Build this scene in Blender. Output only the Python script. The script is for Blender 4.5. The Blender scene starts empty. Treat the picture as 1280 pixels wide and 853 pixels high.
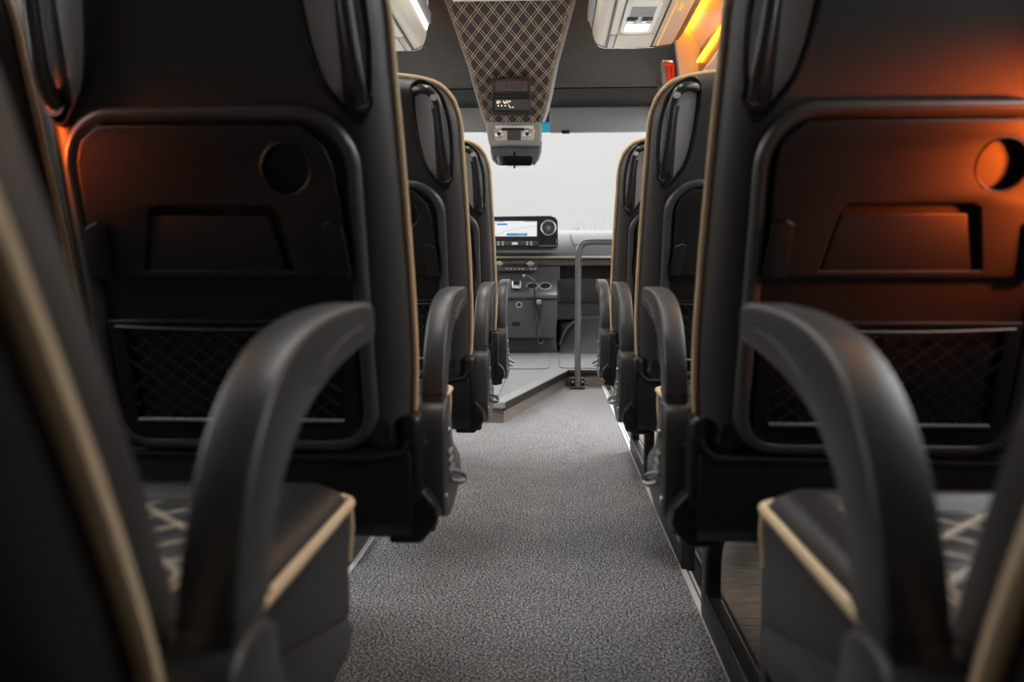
import bpy, bmesh, math, random
from mathutils import Vector, Matrix
random.seed(7)
SC = bpy.context.scene
COL = SC.collection
PI = math.pi

# ------------------------------------------------------------------ camera
F_PX = 1067.0
PITCH = math.atan(86.0 / F_PX)
YAW = math.atan(51.0 / F_PX * math.cos(PITCH))
CAM_Z = 0.64
cam_d = bpy.data.cameras.new('camera')
cam = bpy.data.objects.new('camera', cam_d)
COL.objects.link(cam)
cam.location = (0, 0, CAM_Z)
cam.rotation_euler = (PI / 2 - PITCH, 0, YAW)
cam_d.sensor_width = 36.0
cam_d.lens = F_PX / 1280.0 * 36.0
cam_d.clip_start = 0.02
cam_d.clip_end = 500
cam_d.dof.use_dof = True
cam_d.dof.focus_distance = 2.9
cam_d.dof.aperture_fstop = 5.0
SC.camera = cam

# ------------------------------------------------------------------ look and sky
SC.view_settings.view_transform = 'Standard'
SC.view_settings.look = 'None'
SC.view_settings.exposure = 0.0
SC.view_settings.gamma = 1.0
SC.view_settings.use_curve_mapping = False
W = bpy.data.worlds.new('overcast sky')
SC.world = W
W.use_nodes = True
nt = W.node_tree
nt.nodes.clear()
wo = nt.nodes.new('ShaderNodeOutputWorld')
bg = nt.nodes.new('ShaderNodeBackground')
tc = nt.nodes.new('ShaderNodeTexCoord')
sep = nt.nodes.new('ShaderNodeSeparateXYZ')
ramp = nt.nodes.new('ShaderNodeValToRGB')     # overcast sky: the zenith is several times as bright as the horizon
nt.links.new(tc.outputs['Generated'], sep.inputs[0])
nt.links.new(sep.outputs['Z'], ramp.inputs[0])
ramp.color_ramp.elements[0].position = 0.0
ramp.color_ramp.elements[0].color = (0.082, 0.082, 0.083, 1)
ramp.color_ramp.elements[1].position = 0.75
ramp.color_ramp.elements[1].color = (1, 1, 1.0, 1)
e = ramp.color_ramp.elements.new(0.17)
e.color = (0.0905, 0.0905, 0.0905, 1)
e = ramp.color_ramp.elements.new(0.35)
e.color = (0.55, 0.555, 0.57, 1)
nt.links.new(ramp.outputs[0], bg.inputs['Color'])
bg.inputs['Strength'].default_value = 11.5
nt.links.new(bg.outputs[0], wo.inputs[0])

LED_WHITE = 1.3       # interior lighting strips along the rack edges
LED_ORANGE = 12.0      # ambience strips along the side walls
AMB_R, AMB_L = 1.0, 0.16
CEIL_FILL = 9.0  # strength of the added overhead fill light


def lamp(name, loc, aim, energy, color, sx, sy, spread):
    d = bpy.data.lights.new(name, 'AREA')
    d.shape = 'RECTANGLE'
    d.size, d.size_y = sx, sy
    d.energy = energy
    d.color = color
    o = bpy.data.objects.new(name, d)
    COL.objects.link(o)
    o.location = loc
    o.rotation_euler = Vector(aim).to_track_quat('-Z', 'Z').to_euler()
    d.spread = math.radians(spread)
    return o


# ------------------------------------------------------------------ materials
def newmat(name):
    m = bpy.data.materials.new(name)
    m.use_nodes = True
    n = m.node_tree
    return m, n, n.nodes['Principled BSDF']


def pm(name, col, rough=0.5, metal=0.0, bump=0.0, scale=200.0, spec=0.5, mottled=0.0, mscale=6.0, coat=0.0):
    m, n, b = newmat(name)
    b.inputs['Base Color'].default_value = (*col, 1)
    b.inputs['Roughness'].default_value = rough
    b.inputs['Metallic'].default_value = metal
    b.inputs['Specular IOR Level'].default_value = spec
    b.inputs['Coat Weight'].default_value = coat
    t = n.nodes.new('ShaderNodeTexCoord')
    if bump > 0:
        x = n.nodes.new('ShaderNodeTexNoise')
        x.inputs['Scale'].default_value = scale
        x.inputs['Detail'].default_value = 4
        bp = n.nodes.new('ShaderNodeBump')
        bp.inputs['Strength'].default_value = bump
        bp.inputs['Distance'].default_value = 0.001
        n.links.new(t.outputs['Object'], x.inputs['Vector'])
        n.links.new(x.outputs['Fac'], bp.inputs['Height'])
        n.links.new(bp.outputs[0], b.inputs['Normal'])
    if mottled > 0:
        x = n.nodes.new('ShaderNodeTexNoise')
        x.inputs['Scale'].default_value = mscale
        x.inputs['Detail'].default_value = 6
        n.links.new(t.outputs['Object'], x.inputs['Vector'])
        r = n.nodes.new('ShaderNodeMapRange')
        r.inputs['From Min'].default_value = 0.3
        r.inputs['From Max'].default_value = 0.7
        r.inputs['To Min'].default_value = 1 - mottled
        r.inputs['To Max'].default_value = 1 + mottled
        n.links.new(x.outputs['Fac'], r.inputs['Value'])
        v = n.nodes.new('ShaderNodeVectorMath')
        v.operation = 'SCALE'
        v.inputs[0].default_value = col
        n.links.new(r.outputs[0], v.inputs['Scale'])
        n.links.new(v.outputs[0], b.inputs['Base Color'])
    return m


def emat(name, col, strength):
    m, n, b = newmat(name)
    b.inputs['Base Color'].default_value = (*[min(1, c) * 0.15 for c in col], 1)
    b.inputs['Emission Color'].default_value = (*col, 1)
    b.inputs['Emission Strength'].default_value = strength
    return m


def glass(name, tint, refl=0.06):
    m = bpy.data.materials.new(name)
    m.use_nodes = True
    n = m.node_tree
    n.nodes.clear()
    o = n.nodes.new('ShaderNodeOutputMaterial')
    t = n.nodes.new('ShaderNodeBsdfTransparent')
    t.inputs[0].default_value = (*tint, 1)
    g = n.nodes.new('ShaderNodeBsdfGlossy')
    g.inputs['Roughness'].default_value = 0.02
    x = n.nodes.new('ShaderNodeMixShader')
    x.inputs[0].default_value = refl
    n.links.new(t.outputs[0], x.inputs[1])
    n.links.new(g.outputs[0], x.inputs[2])
    n.links.new(x.outputs[0], o.inputs[0])
    return m


def quilt(name, base, thread, pu, pv, gap, lw, rough=0.45, coord='UV'):
    """leather with diamond quilting in double stitches"""
    m, n, b = newmat(name)
    t = n.nodes.new('ShaderNodeTexCoord')
    s = n.nodes.new('ShaderNodeSeparateXYZ')
    n.links.new(t.outputs[coord], s.inputs[0])

    def mth(op, a, c=None, v=None):
        q = n.nodes.new('ShaderNodeMath')
        q.operation = op
        n.links.new(a, q.inputs[0]) if not isinstance(a, float) else setattr(q.inputs[0], 'default_value', a)
        if c is not None:
            n.links.new(c, q.inputs[1])
        elif v is not None:
            q.inputs[1].default_value = v
        return q.outputs[0]
    U = mth('DIVIDE', s.outputs['X'], v=pu)
    V = mth('DIVIDE', s.outputs['Y'], v=pv)
    ds = []
    for op in ('ADD', 'SUBTRACT'):
        a = mth(op, U, V)
        fr = mth('FRACT', a)
        c = mth('SUBTRACT', fr, v=0.5)
        d = mth('ABSOLUTE', c)
        d = mth('SUBTRACT', mth('MULTIPLY', d, v=-1.0), v=-0.5)   # distance to the seam, 0 .. .5
        ds.append(d)
    lines = []
    for d in ds:
        k = mth('ABSOLUTE', mth('SUBTRACT', d, v=gap))
        lines.append(mth('LESS_THAN', k, v=lw))
    ln = mth('MAXIMUM', lines[0], lines[1])
    mind = mth('MINIMUM', ds[0], ds[1])
    mx = n.nodes.new('ShaderNodeMix')
    mx.data_type = 'RGBA'
    n.links.new(ln, mx.inputs['Factor'])
    mx.inputs['A'].default_value = (*base, 1)
    mx.inputs['B'].default_value = (*thread, 1)
    n.links.new(mx.outputs['Result'], b.inputs['Base Color'])
    b.inputs['Roughness'].default_value = rough
    pw = mth('POWER', mth('MULTIPLY', mind, v=2.0), v=0.6)
    bp = n.nodes.new('ShaderNodeBump')
    bp.inputs['Strength'].default_value = 0.9
    bp.inputs['Distance'].default_value = 0.006
    n.links.new(pw, bp.inputs['Height'])
    n.links.new(bp.outputs[0], b.inputs['Normal'])
    return m


def carpet_mat():
    m, n, b = newmat('speckled grey carpet')
    t = n.nodes.new('ShaderNodeTexCoord')
    a = n.nodes.new('ShaderNodeTexNoise')
    a.inputs['Scale'].default_value = 250
    a.inputs['Detail'].default_value = 3
    a.inputs['Roughness'].default_value = 0.65
    n.links.new(t.outputs['Object'], a.inputs['Vector'])
    r = n.nodes.new('ShaderNodeValToRGB')
    r.color_ramp.elements[0].position = 0.40
    r.color_ramp.elements[0].color = (0.035, 0.036, 0.038, 1)
    r.color_ramp.elements[1].position = 0.62
    r.color_ramp.elements[1].color = (0.82, 0.82, 0.83, 1)
    e = r.color_ramp.elements.new(0.5)
    e.color = (0.165, 0.165, 0.169, 1)
    n.links.new(a.outputs['Fac'], r.inputs[0])
    c = n.nodes.new('ShaderNodeTexNoise')
    c.inputs['Scale'].default_value = 14
    c.inputs['Detail'].default_value = 5
    n.links.new(t.outputs['Object'], c.inputs['Vector'])
    mr = n.nodes.new('ShaderNodeMapRange')
    mr.inputs['From Min'].default_value = 0.3
    mr.inputs['From Max'].default_value = 0.7
    mr.inputs['To Min'].default_value = 0.90
    mr.inputs['To Max'].default_value = 1.08
    n.links.new(c.outputs['Fac'], mr.inputs['Value'])
    v = n.nodes.new('ShaderNodeVectorMath')
    v.operation = 'SCALE'
    n.links.new(r.outputs[0], v.inputs[0])
    n.links.new(mr.outputs[0], v.inputs['Scale'])
    n.links.new(v.outputs[0], b.inputs['Base Color'])
    b.inputs['Roughness'].default_value = 0.95
    b.inputs['Specular IOR Level'].default_value = 0.1
    bp = n.nodes.new('ShaderNodeBump')
    bp.inputs['Strength'].default_value = 0.8
    bp.inputs['Distance'].default_value = 0.003
    n.links.new(a.outputs['Fac'], bp.inputs['Height'])
    n.links.new(bp.outputs[0], b.inputs['Normal'])
    return m


def wood_mat():
    m, n, b = newmat('grey brown wood vinyl')
    t = n.nodes.new('ShaderNodeTexCoord')
    mp = n.nodes.new('ShaderNodeMapping')
    mp.inputs['Scale'].default_value = (6, 60, 60)
    mp.inputs['Rotation'].default_value = (0, 0, 0.9)
    a = n.nodes.new('ShaderNodeTexNoise')
    a.inputs['Scale'].default_value = 3
    a.inputs['Detail'].default_value = 6
    n.links.new(t.outputs['Object'], mp.inputs[0])
    n.links.new(mp.outputs[0], a.inputs['Vector'])
    r = n.nodes.new('ShaderNodeValToRGB')
    r.color_ramp.elements[0].position = 0.3
    r.color_ramp.elements[0].color = (0.10, 0.075, 0.06, 1)
    r.color_ramp.elements[1].position = 0.7
    r.color_ramp.elements[1].color = (0.30, 0.25, 0.21, 1)
    n.links.new(a.outputs['Fac'], r.inputs[0])
    n.links.new(r.outputs[0], b.inputs['Base Color'])
    b.inputs['Roughness'].default_value = 0.5
    return m


M = dict(
    leather=pm('black leather', (0.024, 0.023, 0.022), 0.40, bump=0.35, scale=420),
    leather_brown=pm('dark brown leather', (0.020, 0.016, 0.014), 0.5, bump=0.35, scale=420),
    band=pm('charcoal leather', (0.045, 0.042, 0.040), 0.40, bump=0.4, scale=420),
    rim=pm('satin charcoal rim', (0.06, 0.06, 0.061), 0.33, spec=0.7),
    plastic=pm('black textured plastic', (0.009, 0.009, 0.010), 0.36, bump=0.15, scale=700),
    matte=pm('matte black plastic', (0.006, 0.006, 0.0065), 0.5, bump=0.2, scale=700),
    tray=pm('satin black tray plastic', (0.009, 0.008, 0.0075), 0.42, bump=0.15, scale=700),
    arm=pm('charcoal armrest foam', (0.055, 0.056, 0.057), 0.36, bump=0.2, scale=500),
    gloss=pm('gloss black plastic', (0.022, 0.022, 0.024), 0.22, spec=0.9),
    dish=pm('satin grey handle bowl', (0.46, 0.455, 0.46), 0.34),
    piping=pm('beige piping', (0.86, 0.64, 0.40), 0.6, bump=0.3, scale=300),
    net=pm('black elastic net', (0.016, 0.016, 0.016), 0.6),
    chrome=pm('satin metal', (0.55, 0.55, 0.55), 0.3, metal=1.0),
    pale=pm('pale anodised floor trim', (0.85, 0.82, 0.80), 0.45),
    alu=pm('brushed aluminium', (0.72, 0.72, 0.73), 0.32, metal=1.0),
    greyplastic=pm('mid grey plastic', (0.32, 0.31, 0.30), 0.45),
    carpet=carpet_mat(),
    wood=wood_mat(),
    cab=pm('grey cab floor lining', (0.19, 0.195, 0.205), 0.6, bump=0.5, scale=60, mottled=0.12, mscale=5),
    liner=pm('brown black roof lining', (0.090, 0.077, 0.067), 0.8, bump=0.5, scale=500, mottled=0.12, mscale=40),
    pocket=pm('dark felt lining', (0.022, 0.020, 0.019), 0.95, spec=0.08),
    visor=pm('grey sun visor vinyl', (0.30, 0.29, 0.28), 0.7, bump=0.3, scale=400),
    cream=pm('cream plastic', (0.62, 0.55, 0.45), 0.42),
    cream_dark=pm('taupe plastic', (0.42, 0.37, 0.31), 0.38),
    bronze=pm('bronze anodised profile', (0.20, 0.14, 0.11), 0.3, metal=0.7),
    fabric=pm('blue grey speckled fabric', (0.10, 0.12, 0.15), 0.9, bump=1.0, scale=160, mottled=0.6, mscale=140),
    white=pm('white plastic', (0.80, 0.79, 0.76), 0.4),
    dash=pm('grey black dashboard skin', (0.075, 0.078, 0.083), 0.5, bump=0.3, scale=300),
    dashlow=pm('charcoal dashboard plastic', (0.058, 0.055, 0.054), 0.45, bump=0.2, scale=300),
    dashbrown=pm('warm grey dashboard shelf', (0.10, 0.085, 0.075), 0.4),
    dashline=pm('pale dashboard trim strip', (0.42, 0.38, 0.32), 0.35),
    console=pm('charcoal console plastic', (0.085, 0.088, 0.094), 0.35, bump=0.15, scale=300),
    pole=pm('grey painted steel', (0.20, 0.21, 0.22), 0.25, metal=0.6),
    icon=emat('pale backlit icon', (0.8, 0.8, 0.78), 0.7),
    iconred=emat('red backlit icon', (0.9, 0.1, 0.08), 0.9),
    red=pm('red plastic', (0.65, 0.03, 0.015), 0.3),
    stopred=pm('unlit dark red letters', (0.10, 0.012, 0.018), 0.5),
    clockyellow=emat('yellow lit display', (1.0, 0.9, 0.55), 1.0),
    mirror=pm('mirror glass', (0.75, 0.75, 0.75), 0.03, metal=1.0),
    screen=emat('white map screen', (0.90, 0.91, 0.93), 0.85),
    blue=emat('blue screen bar', (0.05, 0.28, 0.60), 0.8),
    mapline=emat('grey map road', (0.45, 0.47, 0.5), 0.8),
    ledwall=emat('orange wall lamp lens', (1.0, 0.25, 0.01), 1.5),
    ledcove=emat('orange cove light', (1.0, 0.30, 0.010), 30.0),
    ledoff=pm('blue grey strip lens', (0.40, 0.43, 0.48), 0.25),
    ledwhite=emat('white light strip', (1.0, 0.97, 0.93), LED_WHITE),
    ledorange=emat('orange light strip', (1.0, 0.34, 0.015), LED_ORANGE),
    fill_glow=emat('added fill light diffuser', (1.0, 0.96, 0.92), CEIL_FILL),  # glow shared by the added overhead fill lights
    darkened=glass('light blocking dark glass', (0.10, 0.10, 0.10)),  # dark tint put in to hold back light from the rear side windows
    lens=emat('white lamp lens', (1.0, 0.98, 0.95), 1.4),
    amber=emat('amber button light', (1.0, 0.35, 0.02), 1.5),
    pane=glass('tinted side glass', (0.78, 0.80, 0.80)),
    wind=glass('windscreen glass', (0.885, 0.88, 0.875), 0.03),
    shade=glass('cyan shade band glass', (0.20, 0.62, 0.72), 0.04),
    clear=pm('clear casing', (0.75, 0.6, 0.6), 0.15),
    asphalt=pm('pale wet ground', (0.5, 0.5, 0.5), 0.9, mottled=0.15, mscale=0.4),
    bark=pm('grey brown twigs', (0.11, 0.105, 0.10), 0.9),
    quilt=quilt('brown quilted leather', (0.040, 0.031, 0.026), (0.95, 0.76, 0.55), 0.074, 0.100, 0.105, 0.013),
    quilt_seat=quilt('grey quilted seat leather', (0.045, 0.048, 0.052), (0.55, 0.47, 0.36), 0.055, 0.055, 0.05, 0.028, coord='Object'),
    thread=pm('beige thread', (0.50, 0.40, 0.28), 0.7),
)
M['clear'].node_tree.nodes['Principled BSDF'].inputs['Transmission Weight'].default_value = 0.7


# ------------------------------------------------------------------ mesh builder
def link(me, name, mat, parent=None, angle=40):
    me.polygons.foreach_set('use_smooth', [True] * len(me.polygons))
    me.set_sharp_from_angle(angle=math.radians(angle))
    me.materials.clear()
    me.materials.append(mat)
    o = bpy.data.objects.new(name, me)
    COL.objects.link(o)
    o.parent = parent
    return o


class MB:
    def __init__(self):
        self.bm = bmesh.new()

    def box(self, x0, x1, y0, y1, z0, z1, bev=0.0, seg=2):
        b2 = bmesh.new()
        bmesh.ops.create_cube(b2, size=1.0)
        for v in b2.verts:
            v.co = Vector(((x0 + x1) / 2 + v.co.x * (x1 - x0), (y0 + y1) / 2 + v.co.y * (y1 - y0), (z0 + z1) / 2 + v.co.z * (z1 - z0)))
        if bev > 0:
            bmesh.ops.bevel(b2, geom=b2.edges[:], offset=bev, segments=seg, profile=0.5, affect='EDGES')
        self.merge(b2)
        return self

    def merge(self, b2):
        me = bpy.data.meshes.new('tmp')
        b2.to_mesh(me)
        b2.free()
        self.bm.from_mesh(me)
        bpy.data.meshes.remove(me)

    def prism(self, pts, axis, lo, hi, bev=0.0, seg=2):
        """polygon pts in the two other axes, extruded along axis"""
        b2 = bmesh.new()

        def mk(a, b, c):
            return {'x': (c, a, b), 'y': (a, c, b), 'z': (a, b, c)}[axis]
        lo_v = [b2.verts.new(mk(a, b, lo)) for a, b in pts]
        hi_v = [b2.verts.new(mk(a, b, hi)) for a, b in pts]
        n = len(pts)
        b2.faces.new(lo_v)
        b2.faces.new(hi_v[::-1])
        for i in range(n):
            j = (i + 1) % n
            b2.faces.new((lo_v[i], hi_v[i], hi_v[j], lo_v[j]))
        bmesh.ops.recalc_face_normals(b2, faces=b2.faces[:])
        if bev > 0:
            bmesh.ops.bevel(b2, geom=b2.edges[:], offset=bev, segments=seg, profile=0.5, affect='EDGES', clamp_overlap=True)
        self.merge(b2)
        return self

    def loft(self, rings, close=True, cap=True, loop=False):
        bm = self.bm
        rv = [[bm.verts.new(p) for p in r] for r in rings]
        n = len(rings[0])
        R = len(rv)
        fs = []
        for i in range(R if loop else R - 1):
            a, b = rv[i], rv[(i + 1) % R]
            for k in range(n if close else n - 1):
                j = (k + 1) % n
                fs.append(bm.faces.new((a[k], a[j], b[j], b[k])))
        if cap and close and not loop:
            fs.append(bm.faces.new(rv[0][::-1]))
            fs.append(bm.faces.new(rv[-1]))
        bmesh.ops.recalc_face_normals(bm, faces=fs)
        return self

    def tube(self, path, r, seg=8, closed=False):
        path = [Vector(p) for p in path]
        n = len(path)
        rs = r if isinstance(r, (list, tuple)) else [r] * n
        rings = []
        prev = None
        for i, p in enumerate(path):
            if closed:
                t = path[(i + 1) % n] - path[i - 1]
            else:
                t = path[min(i + 1, n - 1)] - path[max(i - 1, 0)]
            t.normalize()
            if prev is None:
                up = Vector((0, 0, 1)) if abs(t.z) < 0.9 else Vector((1, 0, 0))
                u = t.cross(up).normalized()
            else:
                u = (prev - t * prev.dot(t)).normalized()
            prev = u
            v = t.cross(u)
            rings.append([p + (u * math.cos(2 * PI * k / seg) + v * math.sin(2 * PI * k / seg)) * rs[i] for k in range(seg)])
        self.loft(rings, loop=closed)
        return self

    def disc(self, c, axis, r, h, seg=24, bev=0.0):
        pts = [(math.cos(2 * PI * k / seg) * r, math.sin(2 * PI * k / seg) * r) for k in range(seg)]
        ca = {'x': (c[1], c[2], c[0]), 'y': (c[0], c[2], c[1]), 'z': (c[0], c[1], c[2])}[axis]
        self.prism([(a + ca[0], b + ca[1]) for a, b in pts], axis, ca[2] - h / 2, ca[2] + h / 2, bev)
        return self

    def map(self, f):
        for v in self.bm.verts:
            v.co = Vector(f(*v.co))
        return self

    def build(self, name, mat, parent=None, angle=40):
        bmesh.ops.recalc_face_normals(self.bm, faces=self.bm.faces[:])
        me = bpy.data.meshes.new(name)
        self.bm.to_mesh(me)
        self.bm.free()
        return link(me, name, mat, parent, angle)


def plate(name, outlines, thick, bev, mapf, mat, parent=None, angle=35, seg=2):
    """flat plate with holes: outlines in 2-D, thickness along the third axis, then mapped by mapf(a, b, c)"""
    cu = bpy.data.curves.new('tmpc', 'CURVE')
    cu.dimensions = '2D'
    cu.fill_mode = 'BOTH'
    cu.extrude = max(thick / 2 - bev, 0.0001)
    cu.bevel_depth = bev
    cu.offset = -bev
    cu.bevel_resolution = seg
    for pts in outlines:
        s = cu.splines.new('POLY')
        s.points.add(len(pts) - 1)
        for q, (a, b) in zip(s.points, pts):
            q.co = (a, b, 0, 1)
        s.use_cyclic_u = True
    o = bpy.data.objects.new('tmpc', cu)
    COL.objects.link(o)
    bpy.context.view_layer.update()
    me = bpy.data.meshes.new_from_object(o.evaluated_get(bpy.context.evaluated_depsgraph_get()))
    bpy.data.objects.remove(o)
    bpy.data.curves.remove(cu)
    bm = bmesh.new()
    bm.from_mesh(me)
    bmesh.ops.remove_doubles(bm, verts=bm.verts[:], dist=1e-5)
    for v in bm.verts:
        v.co = Vector(mapf(*v.co))
    bmesh.ops.recalc_face_normals(bm, faces=bm.faces[:])
    bm.to_mesh(me)
    bm.free()
    me.name = name
    return link(me, name, mat, parent, angle)


def text_mesh(name, s, size, mapf, mat, parent, ext=0.0005, cx=True):
    cu = bpy.data.curves.new('tmpt', 'FONT')
    cu.body = s
    cu.size = size
    cu.extrude = ext
    if cx:
        cu.align_x = 'CENTER'
        cu.align_y = 'CENTER'
    o = bpy.data.objects.new('tmpt', cu)
    COL.objects.link(o)
    bpy.context.view_layer.update()
    me = bpy.data.meshes.new_from_object(o.evaluated_get(bpy.context.evaluated_depsgraph_get()))
    bpy.data.objects.remove(o)
    for v in me.vertices:
        v.co = Vector(mapf(*v.co))
    return link(me, name, mat, parent)


def rrect(x0, x1, y0, y1, r, seg=6):
    rs = r if isinstance(r, (list, tuple)) else [r] * 4      # order: lower right, upper right, upper left, lower left
    out = []
    for (cx, cy, a0, rr) in ((x1, y0, -90, rs[0]), (x1, y1, 0, rs[1]), (x0, y1, 90, rs[2]), (x0, y0, 180, rs[3])):
        ox = cx - rr if cx == x1 else cx + rr
        oy = cy - rr if cy == y1 else cy + rr
        for k in range(seg + 1):
            a = math.radians(a0 + 90 * k / seg)
            out.append((ox + rr * math.cos(a), oy + rr * math.sin(a)))
    return out


def circ(cx, cy, r, seg=28):
    return [(cx + r * math.cos(2 * PI * k / seg), cy + r * math.sin(2 * PI * k / seg)) for k in range(seg)]


def smooth(pts, n=6, closed=True):
    """Catmull-Rom"""
    out = []
    m = len(pts)
    P = [Vector(p) for p in pts]
    for i in range(m if closed else m - 1):
        if closed:
            a, b, c, d = P[i - 1], P[i], P[(i + 1) % m], P[(i + 2) % m]
        else:
            a, b, c, d = P[max(i - 1, 0)], P[i], P[i + 1], P[min(i + 2, m - 1)]
        for k in range(n):
            t = k / n
            out.append(0.5 * ((2 * b) + (c - a) * t + (2 * a - 5 * b + 4 * c - d) * t * t + (3 * b - a - 3 * c + d) * t ** 3))
    if not closed:
        out.append(P[-1])
    return [tuple(v) for v in out]


def empty(name, loc, label=None, cat=None, group=None, rz=0.0):
    o = bpy.data.objects.new(name, None)
    o.empty_display_size = 0.1
    COL.objects.link(o)
    o.location = loc
    o.rotation_euler = (0, 0, rz)
    return tag(o, label, cat, group)


def tag(o, label=None, cat=None, group=None, kind=None):
    if label:
        o['label'] = label
    if cat:
        o['category'] = cat
    if group:
        o['group'] = group
    if kind:
        o['kind'] = kind
    return o


def P(px, py, d):
    """point of the place at depth d behind picture position (measured from the photograph)"""
    cy, sy, cp, sp = math.cos(YAW), math.sin(YAW), math.cos(PITCH), math.sin(PITCH)
    Fv = Vector((-sy * cp, cy * cp, -sp))
    Rv = Vector((cy, sy, 0))
    Uv = Vector((-sy * sp, cy * sp, cp))
    v = Fv * F_PX + Rv * (px - 640) - Uv * (py - 426.5)
    k = d / v.y
    return Vector((v.x * k, d, CAM_Z + v.z * k))


def PX(px, py, d):
    return P(px, py, d).x


def PZ(py, d, px=691):
    return P(px, py, d).z


# ================================================================== THE SETTING
XL, XR = -1.02, 0.69         # inner faces of the side walls
YB = -1.15                   # rear wall
Y_STEP = 4.80
Z_CAB = 0.085
CEIL = 1.99


def struct(o):
    o['kind'] = 'structure'
    return o


# floor: wood look vinyl over the whole cabin, carpet runner on top
struct(MB().box(XL - 0.04, XR + 0.04, YB - 0.05, 6.6, -0.06, -0.008).build('floor', M['wood']))
CX0, CX1 = -0.432, 0.282
cp = MB()
cp.prism([(CX0, YB), (CX1, YB), (CX1, Y_STEP + 0.02), (CX0, Y_STEP + 0.02)], 'z', -0.008, 0.0)
tag(cp.build('aisle_carpet', M['carpet']), 'grey speckled carpet runner covering the aisle floor', 'carpet')

for (xx, s, nm) in ((CX1, 1, 'trim_1'), (CX0, -1, 'trim_2')):
    t = MB()
    t.box(min(xx - s * 0.004, xx + s * 0.007), max(xx - s * 0.004, xx + s * 0.007), YB, Y_STEP, -0.008, 0.004, 0.001, 1)
    t.box(min(xx + s * 0.012, xx + s * 0.017), max(xx + s * 0.012, xx + s * 0.017), YB, Y_STEP, -0.008, 0.001)
    t.box(min(xx + s * 0.045, xx + s * 0.050), max(xx + s * 0.045, xx + s * 0.050), YB, Y_STEP, -0.008, 0.001)
    struct(t.build(nm, M['pale']))
    t = MB()
    t.box(min(xx + s * 0.007, xx + s * 0.060), max(xx + s * 0.007, xx + s * 0.060), YB, Y_STEP, -0.009, -0.003)
    struct(t.build(nm.replace('1', '3').replace('2', '4'), M['matte']))

# cab floor: a raised platform with a slanting edge
sl0 = P(633, 507, 3.60)
ex0, ey0 = -0.20, 3.58
ex1, ey1 = 0.085, 4.78
pl = [(XL, ey0), (ex0, ey0), (ex1, ey1), (XR, ey1), (XR, 6.5), (XL, 6.5)]
struct(MB().prism([(a, b) for a, b in pl], 'z', Z_CAB - 0.012, Z_CAB).build('floor_cab', M['cab']))
struct(MB().prism([(XL, ey0 + 0.012), (ex0 - 0.006, ey0 + 0.012), (ex1 - 0.008, ey1 + 0.010), (XR, ey1 + 0.010), (XR, 6.4), (XL, 6.4)], 'z', -0.008, Z_CAB - 0.012).build('trim_5', M['wood']))


def edge_strip(a, b, w, mat, z0, z1):
    a, b = Vector((*a, 0)), Vector((*b, 0))
    t = (b - a).normalized()
    nn = Vector((-t.y, t.x, 0))
    q = MB()
    q.prism([((a).x, (a).y), (b.x, b.y), (b + nn * w).to_tuple()[:2], (a + nn * w).to_tuple()[:2]], 'z', z0, z1)
    return q, a, b, t, nn


q, a, b, t, nn = edge_strip((ex0 - 0.004, ey0), (ex1, ey1), 0.05, None, Z_CAB, Z_CAB + 0.006)
for k in range(5):
    o1 = a + nn * (0.006 + k * 0.009)
    o2 = b + nn * (0.006 + k * 0.009)
    q.tube([(o1.x, o1.y, Z_CAB + 0.006), (o2.x, o2.y, Z_CAB + 0.006)], 0.002, 6)
struct(q.build('trim_6', M['greyplastic']))
q, *_ = edge_strip((ex0, ey0 - 0.004), (ex1 + 0.004, ey1 - 0.004), 0.008, None, Z_CAB - 0.03, Z_CAB + 0.003)
struct(q.build('trim_7', M['matte']))
struct(MB().box(ex1, XR, ey1 - 0.006, ey1 + 0.006, Z_CAB - 0.022, Z_CAB + 0.008, 0.002).build('trim_8', M['matte']))
struct(MB().box(XL, ex0, ey0 - 0.006, ey0 + 0.03, Z_CAB - 0.02, Z_CAB + 0.005, 0.002).build('trim_9', M['greyplastic']))


for (x0, x1, y0, y1) in ((-0.62, -0.24, 3.75, 4.75), (-0.62, -0.02, 4.86, 5.62), (0.04, 0.60, 4.90, 5.75)):
    m = MB()
    m.prism(rrect(x0, x1, y0, y1, 0.07, 6), 'z', Z_CAB - 0.002, Z_CAB + 0.007, 0.003, 2)
    tag(m.build('floor_mat', M['cab']), 'low moulded grey mat on the cab floor, ' + {3.75: 'behind the slanting step edge', 4.86: 'in front of the console foot', 4.90: 'right of the grab pole'}[y0], 'floor mat', 'cab floor mats')

# side walls with windows
def wall(side, x, s, name):
    a, b = (x, x + 0.05) if s > 0 else (x - 0.05, x)
    w = MB()
    w.box(a, b, YB, 3.05, -0.06, 0.80)
    if s > 0:                       # sliding entrance door ahead of the front row, low glazing added for more light
        w.box(a, b, 3.05, 3.96, -0.06, 0.16)
        w.box(a, b, 3.05, 3.15, 0.16, 0.80)
        w.box(a, b, 3.96, 4.55, -0.06, 0.80)
    else:
        w.box(a, b, 3.05, 4.55, -0.06, 0.80)
    w.box(a, b, YB, 4.55, 1.43, 2.05)
    for y0, y1 in ((YB, YB + 0.12), (0.36, 0.46), (1.96, 2.08), (3.96, 4.55)):
        w.box(a, b, y0, y1, 0.80, 1.43)
    # cab door section
    w.box(a, b, 4.55, 6.6, -0.06, 0.84)
    w.box(a, b, 4.55, 6.6, 1.60, 2.05)
    w.box(a, b, 5.95, 6.6, 0.84, 1.60)
    return struct(w.build(name, M['cream_dark']))


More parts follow.
